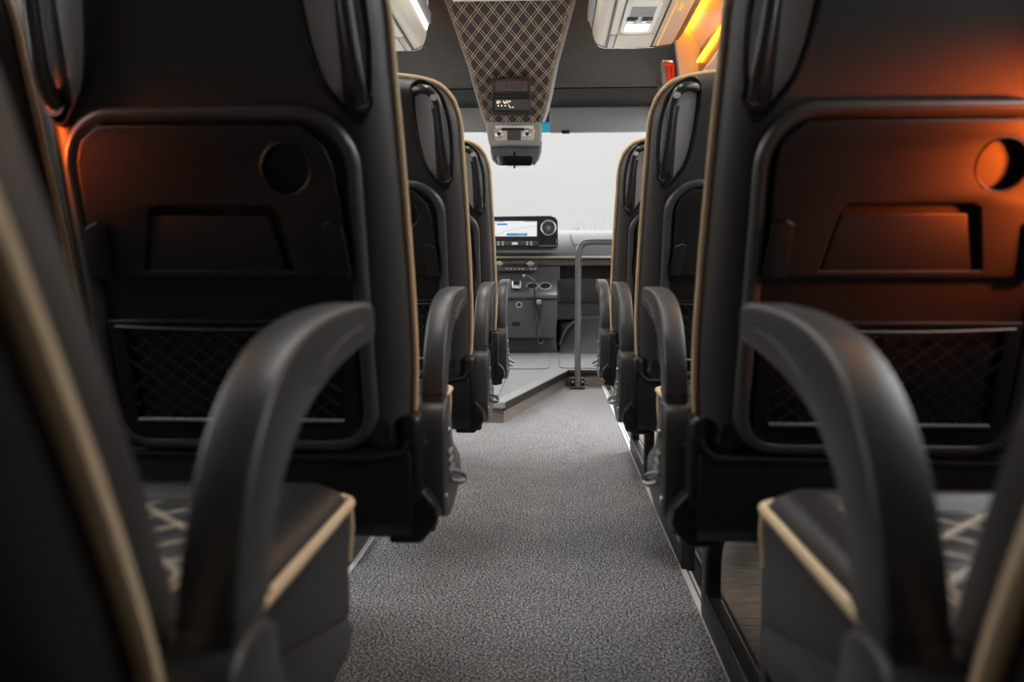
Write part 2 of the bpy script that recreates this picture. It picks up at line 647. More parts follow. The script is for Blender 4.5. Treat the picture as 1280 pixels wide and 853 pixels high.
wall('left', XL, -1, 'wall_left')
wall('right', XR, 1, 'wall_right')
n = 1
for x, s in ((XL, -1), (XR, 1)):
    for y0, y1, z0, z1 in ((YB + 0.12, 0.36, 0.80, 1.43), (0.46, 1.96, 0.80, 1.43), (2.08, 3.96, 0.80, 1.43), (4.55, 5.95, 0.84, 1.60)):
        c = x + s * 0.025
        struct(MB().box(c - 0.003, c + 0.003, y0, y1, z0, z1).build('window_%d' % n, M['darkened'] if y0 < 0 else M['pane']))  # rearmost panes darkened to keep light off the seat backs
        n += 1
struct(MB().box(XR + 0.022, XR + 0.028, 3.15, 3.96, 0.16, 0.80).build('window_12', M['pane']))  # unseen low pane, added to brighten the front of the aisle
struct(MB().box(XL, XR, YB - 0.05, YB, -0.06, 2.05).build('wall_rear', M['dashlow']))
struct(MB().box(XL - 0.05, XR + 0.05, YB - 0.05, 4.3, CEIL, CEIL + 0.06).build('ceiling', M['liner']))
struct(MB().box(XL - 0.05, XR + 0.05, 4.3, 6.2, 2.0, CEIL + 0.06).build('ceiling_cab', M['liner']))

# front header: lining that comes down from the ceiling, turns in over the visors
hd = [(4.27, 2.02), (4.34, 1.94), (4.46, 1.86), (4.62, 1.785), (4.78, 1.72), (4.86, 1.685), (4.875, 1.672), (4.90, 1.672), (4.90, 2.02)]
struct(MB().prism(hd, 'x', XL, XR, 0.0).build('wall_front', M['liner'], angle=60))
struct(MB().prism([(4.885, 1.666), (4.90, 1.664), (5.2, 1.678), (5.72, 1.708), (5.82, 1.66), (5.9, 1.66), (5.9, 2.02), (4.902, 2.02), (4.902, 1.680)], 'x', XL, XR, 0.0).build('ceiling_shelf', M['pocket'], angle=60))
st = MB()
st.tube([(XL + 0.01, 4.868, 1.683), (XR - 0.12, 4.868, 1.683)], 0.0022, 5)
st.tube([(XL + 0.01, 4.852, 1.692), (XR - 0.12, 4.852, 1.692)], 0.0018, 5)
struct(st.build('trim_10', M['thread']))
# curved side cheek of the header beside the visor on the right and left
for (s, xx, nm) in ((1, XR, 'trim_11'), (-1, XL, 'trim_12')):
    c = MB()
    c.prism([(xx, 1.69), (xx - s * 0.13, 1.69), (xx - s * 0.115, 1.675), (xx - s * 0.085, 1.64), (xx - s * 0.06, 1.58), (xx - s * 0.05, 1.45), (xx - s * 0.05, 0.86), (xx, 0.86)], 'y', 4.84, 4.92)
    struct(c.build(nm, M['liner'], angle=50))
    c = MB()
    c.prism([(xx, 0.8), (xx - s * 0.05, 0.8), (xx - s * 0.05, 1.7), (xx, 1.7)], 'y', 4.20, 4.56, 0.01)
    struct(c.build('trim_13' if s > 0 else 'trim_14', M['liner']))
# A-pillars
for (s, xx, nm) in ((1, XR, 'trim_15'), (-1, XL, 'trim_16')):
    c = MB()
    c.prism([(6.50, 0.88), (6.34, 0.88), (5.78, 1.68), (5.95, 1.68)], 'x', min(xx, xx - s * 0.045), max(xx, xx - s * 0.045), 0.008)
    struct(c.build(nm, M['dashlow']))

# windscreen
wz0, wy0, wz1, wy1 = 0.86, 6.42, 1.67, 5.86
wn = MB()
wn.prism([(wy0, wz0), (wy0 + 0.008, wz0), (wy1 + 0.008, wz1), (wy1, wz1)], 'x', XL, XR)
struct(wn.build('window_10', M['wind']))
wn = MB()
for x0, x1, f in ((XL, XR, 0.965), (-0.475, -0.01, 0.90)):
    ya, za = wy0 + (wy1 - wy0) * f, wz0 + (wz1 - wz0) * f
    wn.prism([(ya - 0.002, za), (ya - 0.006, za), (wy1 - 0.006, wz1), (wy1 - 0.002, wz1)], 'x', x0, x1)
struct(wn.build('window_11', M['shade']))
struct(MB().box(XL, XR, 6.40, 6.55, 0.0, 0.86).build('wall_bulkhead', M['dashlow']))

# outside
struct(MB().box(-120, 120, -60, 220, -0.95, -0.85).build('ground', M['asphalt']))


# ================================================================== SEATS
REC, OFF = math.tan(math.radians(15)), 0.0


def lean(x, y, z):
    return (x, y + OFF - REC * (z - 0.5), z)


def back_outline():
    pts = []
    left = [(0.178, 0.415), (0.190, 0.46), (0.196, 0.54), (0.196, 0.64), (0.193, 0.76), (0.189, 0.86), (0.187, 0.915), (0.180, 0.948), (0.164, 0.974), (0.138, 0.992), (0.09, 1.002), (0.03, 1.006)]
    pts = left + [(-x, z) for x, z in reversed(left)]
    return pts


def inset(pts, d):
    """pts counter-clockwise in (x, z); moves inwards by d"""
    out = []
    n = len(pts)
    for i in range(n):
        a, b, c = Vector(pts[i - 1]), Vector(pts[i]), Vector(pts[(i + 1) % n])
        t = ((b - a).normalized() + (c - b).normalized()).normalized()
        nn = Vector((-t.y, t.x))
        q = b + nn * d
        out.append((q.x, q.y))
    return out


def densify(pts, n=3):
    return [tuple(Vector(p)) for p in smooth(pts, n)]


def make_backrest(root):
    o0 = densify(back_outline(), 3)
    rings = []
    spec = [(0.050, 0.003), (0.040, 0.001), (0.028, 0.004), (0.016, 0.014), (0.006, 0.030), (0.0, 0.050), (0.001, 0.075), (0.007, 0.100), (0.018, 0.116), (0.032, 0.122)]
    for d, y in spec:
        r = inset(o0, d) if d else o0
        rings.append([lean(x, y, z) for x, z in r])
    base = inset(o0, 0.032)
    cz = 0.70
    for k, y in ((0.86, 0.122), (0.74, 0.112), (0.68, 0.106), (0.3, 0.104)):
        rings.append([lean(x * k, y, cz + (z - cz) * (1 - (1 - k) * 0.75)) for x, z in base])
    m = MB()
    m.loft(rings)
    bk = m.build('backrest', M['leather'], root, angle=70)
    bk.data.materials[0] = M['band']
    pp = MB()
    pp.tube([lean(x * 1.012, 0.050, z + (0.003 if z > 0.95 else 0)) for x, z in o0 if z > 0.455], 0.0058 if REC > 0.4 else 0.0042, 8)
    pp.build('piping', M['piping'], bk)
    # quilted centre panel of the front face
    q = []
    for k in range(9):
        z = 0.50 + k * 0.047
        q.append([lean(x, 0.110 + 0.006 * math.cos(x * 14), z) for x in (-0.125, -0.08, -0.04, 0, 0.04, 0.08, 0.125)])
    c = MB()
    c.loft(q, close=False, cap=False)
    o = c.build('quilted_panel', M['quilt_seat'], bk, angle=80)
    md = o.modifiers.new('thick', 'SOLIDIFY')
    md.thickness = 0.004
    return bk


POD = [(0.0, 0.972), (0.010, 0.988), (0.026, 0.990), (0.049, 0.976), (0.064, 0.953), (0.073, 0.913), (0.075, 0.865), (0.071, 0.824), (0.062, 0.802), (0.050, 0.801), (0.036, 0.816), (0.020, 0.838), (0.008, 0.879), (0.001, 0.930)]


def make_pod(root, s):
    th = math.radians(11)

    def mp(u, z, h):
        """u across the bowl from its inner edge, z height, h out of the surface to the rear"""
        x = 0.103 + u * math.cos(th) + h * math.sin(th)
        y = -0.003 + u * math.sin(th) - h * math.cos(th)
        return lean(s * x, y, z - 0.004)
    cx, cz = 0.044, 0.89
    o0 = smooth(POD, 4)
    rings = []
    for k, h in ((1.04, -0.016), (1.04, 0.004), (1.00, 0.012), (0.94, 0.012), (0.89, 0.007), (0.85, 0.0015)):
        rings.append([mp(cx + (u - cx) * k, cz + (z - cz) * (1 - (1 - k) * 0.45), h) for u, z in o0])
    m = MB()
    m.loft(rings)
    pod = m.build('handle_bowl', M['gloss'], root, angle=60)
    m = MB()
    inn = [(cx + (u - cx) * 0.80, cz + (z - cz) * 0.88) for u, z in o0]
    m.loft([[mp(u, z, 0.000) for u, z in inn], [mp(u, z, 0.0030) for u, z in inn]])
    m.build('bowl_lining', M['dish'], pod, angle=60)
    path = [(0.008, 0.972, 0.004), (0.018, 0.973, 0.018), (0.034, 0.968, 0.026), (0.046, 0.952, 0.027), (0.050, 0.925, 0.027), (0.053, 0.89, 0.026), (0.056, 0.855, 0.024), (0.058, 0.835, 0.018), (0.059, 0.822, 0.006)]
    pts = [mp(*p) for p in smooth(path, 4, closed=False)]
    nP = len(pts)
    rs = [0.0095 - 0.0018 * math.sin(PI * i / (nP - 1)) for i in range(nP)]
    m = MB()
    m.tube(pts, rs, 12)
    h = m.build('grab_handle', M['gloss'], pod, angle=60)
    # screw bosses at both ends
    m = MB()
    a, b_ = mp(0.060, 0.822, 0.001), mp(0.060, 0.822, 0.010)
    m.tube([a, b_], 0.0135, 18)
    m.build('boss', M['gloss'], pod, angle=40)
    m = MB()
    m.tube([mp(0.060, 0.822, 0.009), mp(0.060, 0.822, 0.0112)], 0.0085, 16)
    m.build('boss_cap', M['greyplastic'], pod, angle=40)
    m = MB()
    m.tube([mp(0.041, 0.957, 0.0335), mp(0.041, 0.957, 0.0360)], 0.0065, 16)
    m.build('boss_cap', M['dish'], pod, angle=40)
    m = MB()
    m.tube([mp(0.060, 0.820, 0.010), mp(0.060, 0.820, 0.0122)], 0.0035, 10)
    m.build('screw_hole', M['matte'], pod, angle=40)


def make_seat(side, name, has_arm=True, legx=0.072, rec=15.0, off=0.0):
    """side = +1: the aisle lies towards +x.  Origin: floor under the middle of the backrest's rear face."""
    global REC, OFF
    REC, OFF = math.tan(math.radians(rec)), off
    root = empty(name, (0, 0, 0))
    s = side
    bk = make_backrest(root)
    # ---- plastic rear shell
    sh = rrect(-0.160, 0.160, 0.428, 0.812, [0.05, 0.062, 0.062, 0.05], 8)
    shell = plate('back_shell', [sh], 0.010, 0.002, lambda a, b, c: lean(a, -0.003 - c, b), M['matte'], root)
    m = MB()
    path = rrect(-0.152, 0.152, 0.436, 0.804, [0.045, 0.055, 0.055, 0.045], 8)
    rings = []
    nP = len(path)
    for i in range(nP):
        a, b, c = Vector(path[i - 1]), Vector(path[i]), Vector(path[(i + 1) % nP])
        t = (c - a).normalized()
        nn = Vector((t.y, -t.x))
        rr = []
        for (o_, y) in ((0.0085, -0.004), (0.0080, -0.011), (0.004, -0.0165), (-0.001, -0.018), (-0.006, -0.0155), (-0.0095, -0.010), (-0.0095, -0.004)):
            q = b + nn * o_
            rr.append(lean(q.x, y, q.y))
        rings.append(rr)
    m.loft(rings, close=True, loop=True)
    m.build('shell_rim', M['rim'], shell, angle=60)
    # ---- folding tray with cup ring and finger recess
    tray_o = [(-0.112, 0.792), (-0.132, 0.777), (-0.140, 0.755), (-0.141, 0.70), (-0.136, 0.642), (-0.128, 0.634), (0.128, 0.634), (0.136, 0.642), (0.139, 0.70), (0.134, 0.750), (0.126, 0.770), (0.102, 0.792)]
    cup = circ(0.084, 0.748, 0.0255)
    rec_o = [(-0.086, 0.642), (-0.070, 0.706), (-0.062, 0.710), (0.062, 0.710), (0.070, 0.706), (0.083, 0.642)]
    tray = plate('folding_tray', [tray_o, cup, rec_o], 0.016, 0.0025, lambda a, b, c: lean(a, -0.014 - c, b), M['tray'], root, angle=30, seg=3)
    m = MB()
    pa = circ(0.084, 0.748, 0.0262)
    m.tube([lean(u, -0.0215, w) for u, w in pa], 0.0014, 6, closed=True)
    m.build('cup_ring', M['tray'], tray)
    rin = [(-0.084, 0.641), (-0.069, 0.701), (0.059, 0.701), (0.073, 0.641)]
    plate('tray_recess', [rin], 0.011, 0.002, lambda a, b, c: lean(a, -0.0135 - c, b), M['tray'], tray)
    for k in (-1, 1):
        lo = [(k * 0.118, 0.690), (k * 0.126, 0.694), (k * 0.140, 0.688), (k * 0.146, 0.640), (k * 0.142, 0.632), (k * 0.122, 0.632)]
        plate('tray_latch', [lo], 0.013, 0.003, lambda a, b, c: lean(a, -0.023 - c, b), M['plastic'], tray, seg=2)
    # ---- net pocket
    m = MB()
    fo = rrect(-0.138, 0.138, 0.446, 0.588, [0.016, 0.004, 0.004, 0.016], 4)
    fi = rrect(-0.124, 0.124, 0.462, 0.600, [0.006, 0.001, 0.001, 0.006], 3)
    fo_u = rrect(-0.140, 0.140, 0.444, 0.586, [0.02, 0.003, 0.003, 0.02], 4)
    pocket = plate('pocket_frame', [fo_u, rrect(-0.122, 0.122, 0.464, 0.580, 0.005, 3)], 0.009, 0.002, lambda a, b, c: lean(a, -0.012 - c, b), M['plastic'], root)
    m = MB()
    step = 0.0245
    x = -0.122 - 0.12
    zt, zb = 0.579, 0.466
    while x < 0.125:
        for d in (1, -1):
            # a slanting cord clipped to the opening
            x0, x1 = (x, x + (zt - zb) * 1.25) if d > 0 else (x + (zt - zb) * 1.25, x)
            pts = []
            for k in range(13):
                f_ = k / 12
                xx, zz = x0 + (x1 - x0) * f_, zb + (zt - zb) * f_
                if -0.122 <= xx <= 0.122:
                    pts.append(lean(xx, -0.016 - 0.006 * math.sin(PI * f_), zz))
            if len(pts) > 1:
                m.tube(pts, 0.0009, 4)
        x += step
    m.build('net', M['net'], pocket)
    m = MB()
    m.tube([lean(u, -0.019 - 0.004 * math.cos(u * 12), 0.579 - 0.004 * math.cos(u * 11)) for u in [-0.13 + 0.013 * k for k in range(21)]], 0.0022, 6)
    m.build('elastic_edge', M['plastic'], pocket)
    m = MB()
    m.box(-0.122, 0.122, -0.022, -0.012, 0.4655, 0.4695, 0.0012, 1).map(lean)
    m.build('pocket_lip', M['greyplastic'], pocket)
    for k in (-1, 1):
        make_pod(root, k)
    # ---- seat base
    prof = [(0.012, 0.430), (0.06, 0.424), (0.18, 0.418), (0.43, 0.350), (0.438, 0.335), (0.42, 0.318), (0.05, 0.312), (0.028, 0.318), (0.012, 0.335)]
    m = MB()
    m.prism(prof, 'x', -0.196, 0.196, 0.006, 2)
    base = m.build('seat_base', M['plastic'], root)
    m = MB()
    m.tube([(-0.196, 0.014, 0.446), (-0.190, 0.012, 0.436), (-0.178, 0.010, 0.424), (0.150, 0.010, 0.420), (0.185, 0.012, 0.426), (0.196, 0.016, 0.44)], 0.0045, 8)
    m.build('base_rim', M['plastic'], base)
    # ---- cushion
    pl_ = rrect(-0.192, 0.192, 0.06, 0.458, [0.018, 0.03, 0.03, 0.018], 5)
    pl_ = rrect(-0.192, 0.192, 0.06, 0.458, [0.02, 0.022, 0.022, 0.02], 5)

    def low(y):
        return 0.405 - max(0, y - 0.18) * 0.235
    o0 = [Vector(p) for p in pl_]
    rings = [[(p.x * 0.985, p.y, low(p.y)) for p in o0],
             [(p.x, p.y, low(p.y) + 0.006) for p in o0],
             [(p.x * 1.0, p.y, 0.425) for p in o0],
             [(p.x * 0.998, p.y, 0.443) for p in o0]]
    cyy = 0.26
    for kx, ky, z in ((0.965, 0.99, 0.453), (0.90, 0.97, 0.459), (0.82, 0.93, 0.457), (0.72, 0.90, 0.449), (0.64, 0.88, 0.446), (0.2, 0.3, 0.446)):
        rings.append([(p.x * kx, cyy + (p.y - cyy) * ky, z) for p in o0])
    m = MB()
    m.loft(rings)
    cu = m.build('cushion', M['leather'], root, angle=70)
    m = MB()
    m.tube([(p.x * 1.008, 0.26 + (p.y - 0.26) * 1.008, 0.4445) for p in o0], 0.0042, 8, closed=True)
    for k in (-1, 1):
        m.tube([(k * 0.189, 0.455, 0.446), (k * 0.190, 0.456, 0.42), (k * 0.188, 0.454, 0.39)], 0.0028, 8)
    m.build('piping', M['piping'], cu)
    m = MB()
    m.prism(rrect(-0.126, 0.126, 0.13, 0.425, 0.015, 4), 'z', 0.443, 0.4495, 0.002, 1)
    m.build('quilted_panel', M['quilt_seat'], cu, angle=60)
    for k in (-1, 1):
        for xx in (0.130, 0.137):
            m = MB()
            m.tube([(k * xx, 0.10, 0.4512), (k * xx, 0.42, 0.4512)], 0.0014, 5)
            m.build('seam_stitching', M['thread'], cu)
    # ---- legs: loop frames on the floor
    for lx in (legx * s, -0.13 * s):
        out_ = [(0.10, 0.0), (0.575, 0.0), (0.585, 0.012), (0.585, 0.12), (0.575, 0.15), (0.43, 0.322), (0.12, 0.322), (0.10, 0.30)]
        hole = [(0.14, 0.05), (0.535, 0.05), (0.542, 0.06), (0.540, 0.115), (0.53, 0.14), (0.41, 0.285), (0.15, 0.285), (0.14, 0.275)]
        leg = plate('leg', [out_, hole], 0.030, 0.006, lambda a, b, c, lx=lx: (lx + c, a, b), M['plastic'], root, angle=40)
    if has_arm:
        A0, A1 = 0.196, 0.2255
        # arm: loft of rounded sections
        prs = [((0.092, 0.40), (0.140, 0.40)), ((0.092, 0.44), (0.136, 0.44)), ((0.096, 0.475), (0.136, 0.465)), ((0.106, 0.515), (0.147, 0.500)), ((0.126, 0.552), (0.165, 0.528)),
               ((0.158, 0.583), (0.192, 0.549)), ((0.205, 0.604), (0.228, 0.565)), ((0.265, 0.614), (0.280, 0.576)), ((0.330, 0.617), (0.338, 0.584)), ((0.378, 0.617), (0.388, 0.588)), ((0.395, 0.612), (0.400, 0.594)), ((0.399, 0.607), (0.402, 0.600))]
        sm0 = smooth([p[0] for p in prs], 4, closed=False)
        sm1 = smooth([p[1] for p in prs], 4, closed=False)
        rings = []
        N = len(sm0)
        for i in range(N):
            a, b = Vector(sm0[i]), Vector(sm1[i])
            c = (a + b) / 2
            h = (a - b) / 2
            hl = h.length
            hd_ = h.normalized()
            xc, xw = (A0 + A1) / 2, (A1 - A0) / 2
            endk = 1.0 if i < N - 5 else 0.97 - 0.05 * (i - (N - 5))
            ring = []
            for k in range(20):
                an = 2 * PI * k / 20
                e_ = 0.22
                ca = math.copysign(abs(math.cos(an)) ** e_, math.cos(an))
                sa = math.copysign(abs(math.sin(an)) ** e_, math.sin(an))
                pt = c + hd_ * hl * sa
                ring.append((s * (xc + xw * ca * endk), pt.x, pt.y))
            rings.append(ring)
        m = MB()
        m.loft(rings)
        arm = m.build('armrest', M['arm'], root, angle=50)
        # inlaid pad on the aisle face near the tip
        m = MB()
        ip = smooth([(0.225, 0.575), (0.262, 0.590), (0.31, 0.598), (0.36, 0.600), (0.372, 0.592), (0.36, 0.590), (0.31, 0.587), (0.262, 0.578)], 4)
        m.prism([(a, b) for a, b in ip], 'x', min(s * (A1 - 0.001), s * (A1 + 0.0022)), max(s * (A1 - 0.001), s * (A1 + 0.0022)), 0.0)
        m.build('arm_inlay', M['arm'], arm)
        # seam line round the arm
        m = MB()
        zz = 0.484
        yc0, yc1 = 0.0965, 0.1405
        m.tube([(s * (A0 - 0.0003), yc0, zz), (s * (A1 + 0.0003), yc0, zz), (s * (A1 + 0.0003), yc1, zz), (s * (A0 - 0.0003), yc1, zz)], 0.0009, 5, closed=True)
        m.build('seam', M['matte'], arm)
        # pivot housing
        hub = smooth([(0.078, 0.455), (0.070, 0.40), (0.070, 0.350), (0.095, 0.326), (0.135, 0.316), (0.185, 0.318), (0.240, 0.332), (0.262, 0.350), (0.256, 0.374), (0.215, 0.392), (0.172, 0.412), (0.150, 0.445), (0.140, 0.47), (0.10, 0.475)], 3)
        m = MB()
        m.prism([(a, b) for a, b in hub], 'x', min(s * 0.192, s * 0.2285), max(s * 0.192, s * 0.2285), 0.004, 2)
        hb = m.build('armrest_pivot', M['arm'], root, angle=50)
        m = MB()
        for (y_, z_, r_) in ((0.118, 0.432, 0.0055), (0.085, 0.352, 0.006)):
            m.disc((s * 0.2295, y_, z_), 'x', r_, 0.004, 16, 0.001)
        m.build('bolt', M['chrome'], hb)
        m = MB()
        for k in range(3):
            z_ = 0.405 - k * 0.013
            m.box(min(s * 0.228, s * 0.232), max(s * 0.228, s * 0.232), 0.105 + k * 0.004, 0.135 + k * 0.012, z_ - 0.003, z_ + 0.003, 0.001, 1)
        m.build('ratchet_marks', M['greyplastic'], hb)
        # recline lever
        m = MB()
        lv = smooth([(s * 0.226, 0.140, 0.376), (s * 0.234, 0.150, 0.371), (s * 0.242, 0.162, 0.364), (s * 0.243, 0.163, 0.357), (s * 0.238, 0.152, 0.356), (s * 0.228, 0.140, 0.362)], 4, closed=False)
        m.tube(lv, 0.0038, 8)
        m.build('recline_lever', M['chrome'], root, angle=60)
        # lower cover with a rounded shoulder behind the pivot
        cov = [(0.165, 0.386), (0.186, 0.385), (0.204, 0.378), (0.222, 0.356), (0.2245, 0.336), (0.214, 0.320), (0.204, 0.309), (0.165, 0.309)]
        m = MB()
        m.prism([(s * a, b) for a, b in cov], 'y', 0.03, 0.085, 0.004, 2)
        m.build('side_cover', M['plastic'], base)
        m = MB()
        m.box(min(s * 0.180, s * 0.206), max(s * 0.180, s * 0.206), 0.018, 0.066, 0.36, 0.470, 0.010, 3)
        m.build('recliner_cover', M['plastic'], base)
        m = MB()
        m.box(min(s * 0.196, s * 0.212), max(s * 0.196, s * 0.212), 0.10, 0.13, 0.302, 0.325, 0.003, 1)
        m.build('stop_block', M['matte'], base)
    return root


def copy_tree(o, parent=None):
    c = o.copy()
    COL.objects.link(c)
    c.parent = parent
    for ch in list(o.children):
        copy_tree(ch, c)
    return c


XSL, XSR = -0.364, 0.368
ROWS = [0.262, 0.982, 1.702, 2.45]
nearL = make_seat(1, 'coach_seat', legx=-0.09, rec=27.5, off=0.014)
nearR = make_seat(-1, 'coach_seat', legx=0.075, rec=27.5, off=0.014)
seatL = make_seat(1, 'coach_seat', legx=-0.09)
seatR = make_seat(-1, 'coach_seat', legx=0.075)
seatW = make_seat(1, 'coach_seat', has_arm=False)
row_l = ['nearest, cut by the left edge', 'second row, big back facing us', 'third row, half hidden by the big back', 'front row, beside the map screen']
row_r = ['nearest, cut by the right edge', 'second row, orange glow on its tray', 'third row, under the red hammer', 'front row, beside the grab pole']
for i, y in enumerate(ROWS):
    a = nearL if i == 0 else (seatL if i == 1 else copy_tree(seatL))
    a.location = (XSL, y, 0)
    tag(a, 'black leather coach seat left of the aisle, ' + row_l[i], 'seat', 'coach seats along the aisle')
    b = nearR if i == 0 else (seatR if i == 1 else copy_tree(seatR))
    b.location = (XSR, y, 0)
    tag(b, 'black leather coach seat right of the aisle, ' + row_r[i], 'seat', 'coach seats along the aisle')
seatW.location = (XSL - 0.408, ROWS[1], 0)
tag(seatW, 'black leather window seat at the far left edge, only its grab handle bowl showing', 'seat', 'coach seats along the aisle')

# ================================================================== OVERHEAD RACKS
RACK_Y = 3.92


def make_rack(s, xc, label):
    """cross-section mirrored about the van's centre line"""
    root = empty('luggage_rack', (0, 0, 0), label, 'luggage rack', 'overhead luggage racks')
    y0, y1 = YB + 0.02, RACK_Y

    def sx(v):
        return v if s > 0 else -0.40 - v
    prof = smooth([(0.172, 1.722), (0.176, 1.692), (0.187, 1.664), (0.208, 1.649), (0.230, 1.643)], 4, closed=False) + [(0.40, 1.640), (0.52, 1.652), (0.53, 1.66), (0.53, 1.70), (0.30, 1.70), (0.20, 1.735)]
    m = MB()
    m.prism([(sx(a), b) for a, b in prof], 'y', y0, y1, 0.0)
    m.build('rack_tray', M['cream'], root, angle=50)
    # underside panels with seams
    for (xa, xb, ya, yb, mat) in ((0.236, 0.262, 3.70, 3.90, 'cream_dark'), (0.265, 0.425, 3.70, 3.90, 'cream'), (0.236, 0.265, 3.20, 3.68, 'cream'), (0.236, 0.262, 2.6, 3.18, 'cream_dark'), (0.265, 0.425, 2.6, 3.18, 'cream'), (0.236, 0.425, 1.2, 2.58, 'cream')):
        q = MB()
        q.box(min(sx(xa), sx(xb)), max(sx(xa), sx(xb)), ya, yb, 1.632, 1.648, 0.003, 1)
        q.build('underside_panel', M[mat], root)
    q = MB()
    q.box(min(sx(0.228), sx(0.232)), max(sx(0.228), sx(0.232)), y0, y1 - 0.002, 1.6385, 1.646)
    q.box(min(sx(0.432), sx(0.436)), max(sx(0.432), sx(0.436)), y0, y1 - 0.002, 1.6385, 1.656)
    q.build('panel_gap', M['matte'], root)
    # end cap with dark lip
    q = MB()
    q.prism([(sx(a), b) for a, b in prof], 'y', y1, y1 + 0.012, 0.0)
    q.map(lambda x, y, z: (x, y, z - 0.004))
    q.build('end_cap', M['gloss'], root, angle=50)
    # lighting strip along the inner edge
    q = MB()
    q.prism([(sx(0.158), 1.745), (sx(0.166), 1.715), (sx(0.173), 1.722), (sx(0.176), 1.75)], 'y', 1.0, y1 - 0.03)
    q.build('light_strip', M['ledoff'] if s > 0 else M['ledwhite'], root)
    q = MB()
    q.prism([(sx(0.150), 1.80), (sx(0.150), 1.755), (sx(0.160), 1.748), (sx(0.185), 1.755), (sx(0.185), 1.80)], 'y', y0, y1 - 0.01, 0.002)
    q.build('edge_rail', M['greyplastic'], root)
    q = MB()
    q.prism([(sx(0.170), 1.80), (sx(0.180), 1.80), (sx(0.172), 1.98), (sx(0.160), 1.98)], 'y', y0, y1 - 0.06)
    q.build('fabric_side', M['fabric'], root)
    q = MB()
    q.tube([(sx(0.162), y1 - 0.058, 1.80), (sx(0.156), y1 - 0.058, 1.98)], 0.006, 8)
    q.build('fabric_edge_bar', M['alu'], root)
    # outer profiles next to the wall
    q = MB()
    q.prism([(sx(0.53), 1.66), (sx(0.548), 1.662), (sx(0.575), 1.70), (sx(0.600), 1.745), (sx(0.600), 1.79), (sx(0.53), 1.79)], 'y', y0, y1 - 0.03)
    q.build('outer_profile', M['bronze'], root, angle=20)
    q = MB()
    q.tube([(sx(0.562), y0, 1.680), (sx(0.562), y1 - 0.03, 1.680)], 0.0025, 6)
    q.build('profile_bead', M['alu'], root)
    q = MB()
    q.tube([(sx(0.460), y0, 1.6455), (sx(0.460), y1, 1.6455)], 0.0022, 6)
    q.build('amber_line', M['amber'], root)
    # passenger service unit
    psu = empty('service_unit', (0, 0, 0))
    psu.parent = root
    u = MB()
    u.prism(rrect(min(sx(0.272), sx(0.402)), max(sx(0.272), sx(0.402)), 3.22, 3.64, 0.04, 5), 'z', 1.622, 1.640, 0.004)
    hs = u.build('unit_housing', M['white'], root)
    bpy.data.objects.remove(psu)
    u = MB()
    for k in range(7):
        u.box(min(sx(0.292), sx(0.382)), max(sx(0.292), sx(0.382)), 3.275 + k * 0.017, 3.284 + k * 0.017, 1.618, 1.626)
    u.build('speaker_grille', M['greyplastic'], hs)
    for xa in (0.284, 0.342):
        u = MB()
        u.box(min(sx(xa), sx(xa + 0.042)), max(sx(xa), sx(xa + 0.042)), 3.40, 3.47, 1.616, 1.628, 0.003)
        u.build('reading_lamp', M['gloss'], hs)
    u = MB()
    u.box(min(sx(0.286), sx(0.382)), max(sx(0.286), sx(0.382)), 3.50, 3.585, 1.617, 1.628, 0.004)
    u.build('lamp_lens', M['lens'], hs)
    for k in range(2):
        u = MB()
        u.box(min(sx(0.478), sx(0.488)), max(sx(0.478), sx(0.488)), 3.32 + k * 0.05, 3.34 + k * 0.05, 1.640, 1.654, 0.002)
        u.build('call_button', M['amber'], root)
    return root


make_rack(1, 0, 'cream overhead luggage rack right of the aisle with reading lamps and amber line')
make_rack(-1, 0, 'cream overhead luggage rack left of the aisle with a bright white strip')


# cove, ambience strip and window trims on both walls
def side_trims(s, nb):
    def sx(v):
        return v if s > 0 else -0.33 - v      # right wall .69 <-> left wall -1.02
    Y1 = 4.10
    q = MB()
    q.prism([(sx(0.60), 1.81), (sx(0.612), 1.795), (sx(0.688), 1.675), (sx(0.69), 1.81)], 'y', YB, Y1)
    struct(q.build('trim_%d' % nb, M['cream']))
    q = MB()
    q.prism([(sx(0.69), 1.675), (sx(0.680), 1.675), (sx(0.674), 1.635), (sx(0.674), 1.54), (sx(0.69), 1.535)], 'y', YB, Y1, 0.0)
    struct(q.build('trim_%d' % (nb + 1), M['bronze'], angle=20))
    q = MB()
    q.tube([(sx(0.668), YB, 1.535), (sx(0.668), Y1 - 0.03, 1.535)], 0.005, 8)
    struct(q.build('trim_%d' % (nb + 2), M['alu']))
    q = MB()
    q.prism(smooth([(sx(0.69), 1.528), (sx(0.662), 1.525), (sx(0.650), 1.49), (sx(0.652), 1.45), (sx(0.668), 1.425), (sx(0.69), 1.42)], 3), 'y', YB, Y1 - 0.02)
    struct(q.build('trim_%d' % (nb + 3), M['cream'], angle=60))
    q = MB()
    q.box(min(sx(0.660), sx(0.670)), max(sx(0.660), sx(0.670)), 1.10, Y1 - 0.03, 1.604, 1.619, 0.003, 1)
    lab = 'glowing orange ambience light strip above the %s windows' % ('right' if s > 0 else 'left')
    tag(q.build('ambience_strip', M['ledorange']), lab, 'light strip', 'ambience light strips')
    q = MB()
    q.box(min(sx(0.602), sx(0.606)), max(sx(0.602), sx(0.606)), 1.10, Y1 - 0.01, 1.758, 1.776)
    tag(q.build('cove_strip', M['ledcove']), 'thin orange light line tucked behind the %s luggage rack edge' % ('right' if s > 0 else 'left'), 'light strip', 'ambience light strips')
    # end fin at the door pillar
    q = MB()
    q.prism([(sx(0.565), 1.725), (sx(0.60), 1.80), (sx(0.69), 1.80), (sx(0.69), 1.40), (sx(0.62), 1.40), (sx(0.595), 1.50)], 'y', Y1, Y1 + 0.05, 0.004)
    struct(q.build('trim_%d' % (nb + 4), M['cream']))
    return


side_trims(1, 20)
side_trims(-1, 26)

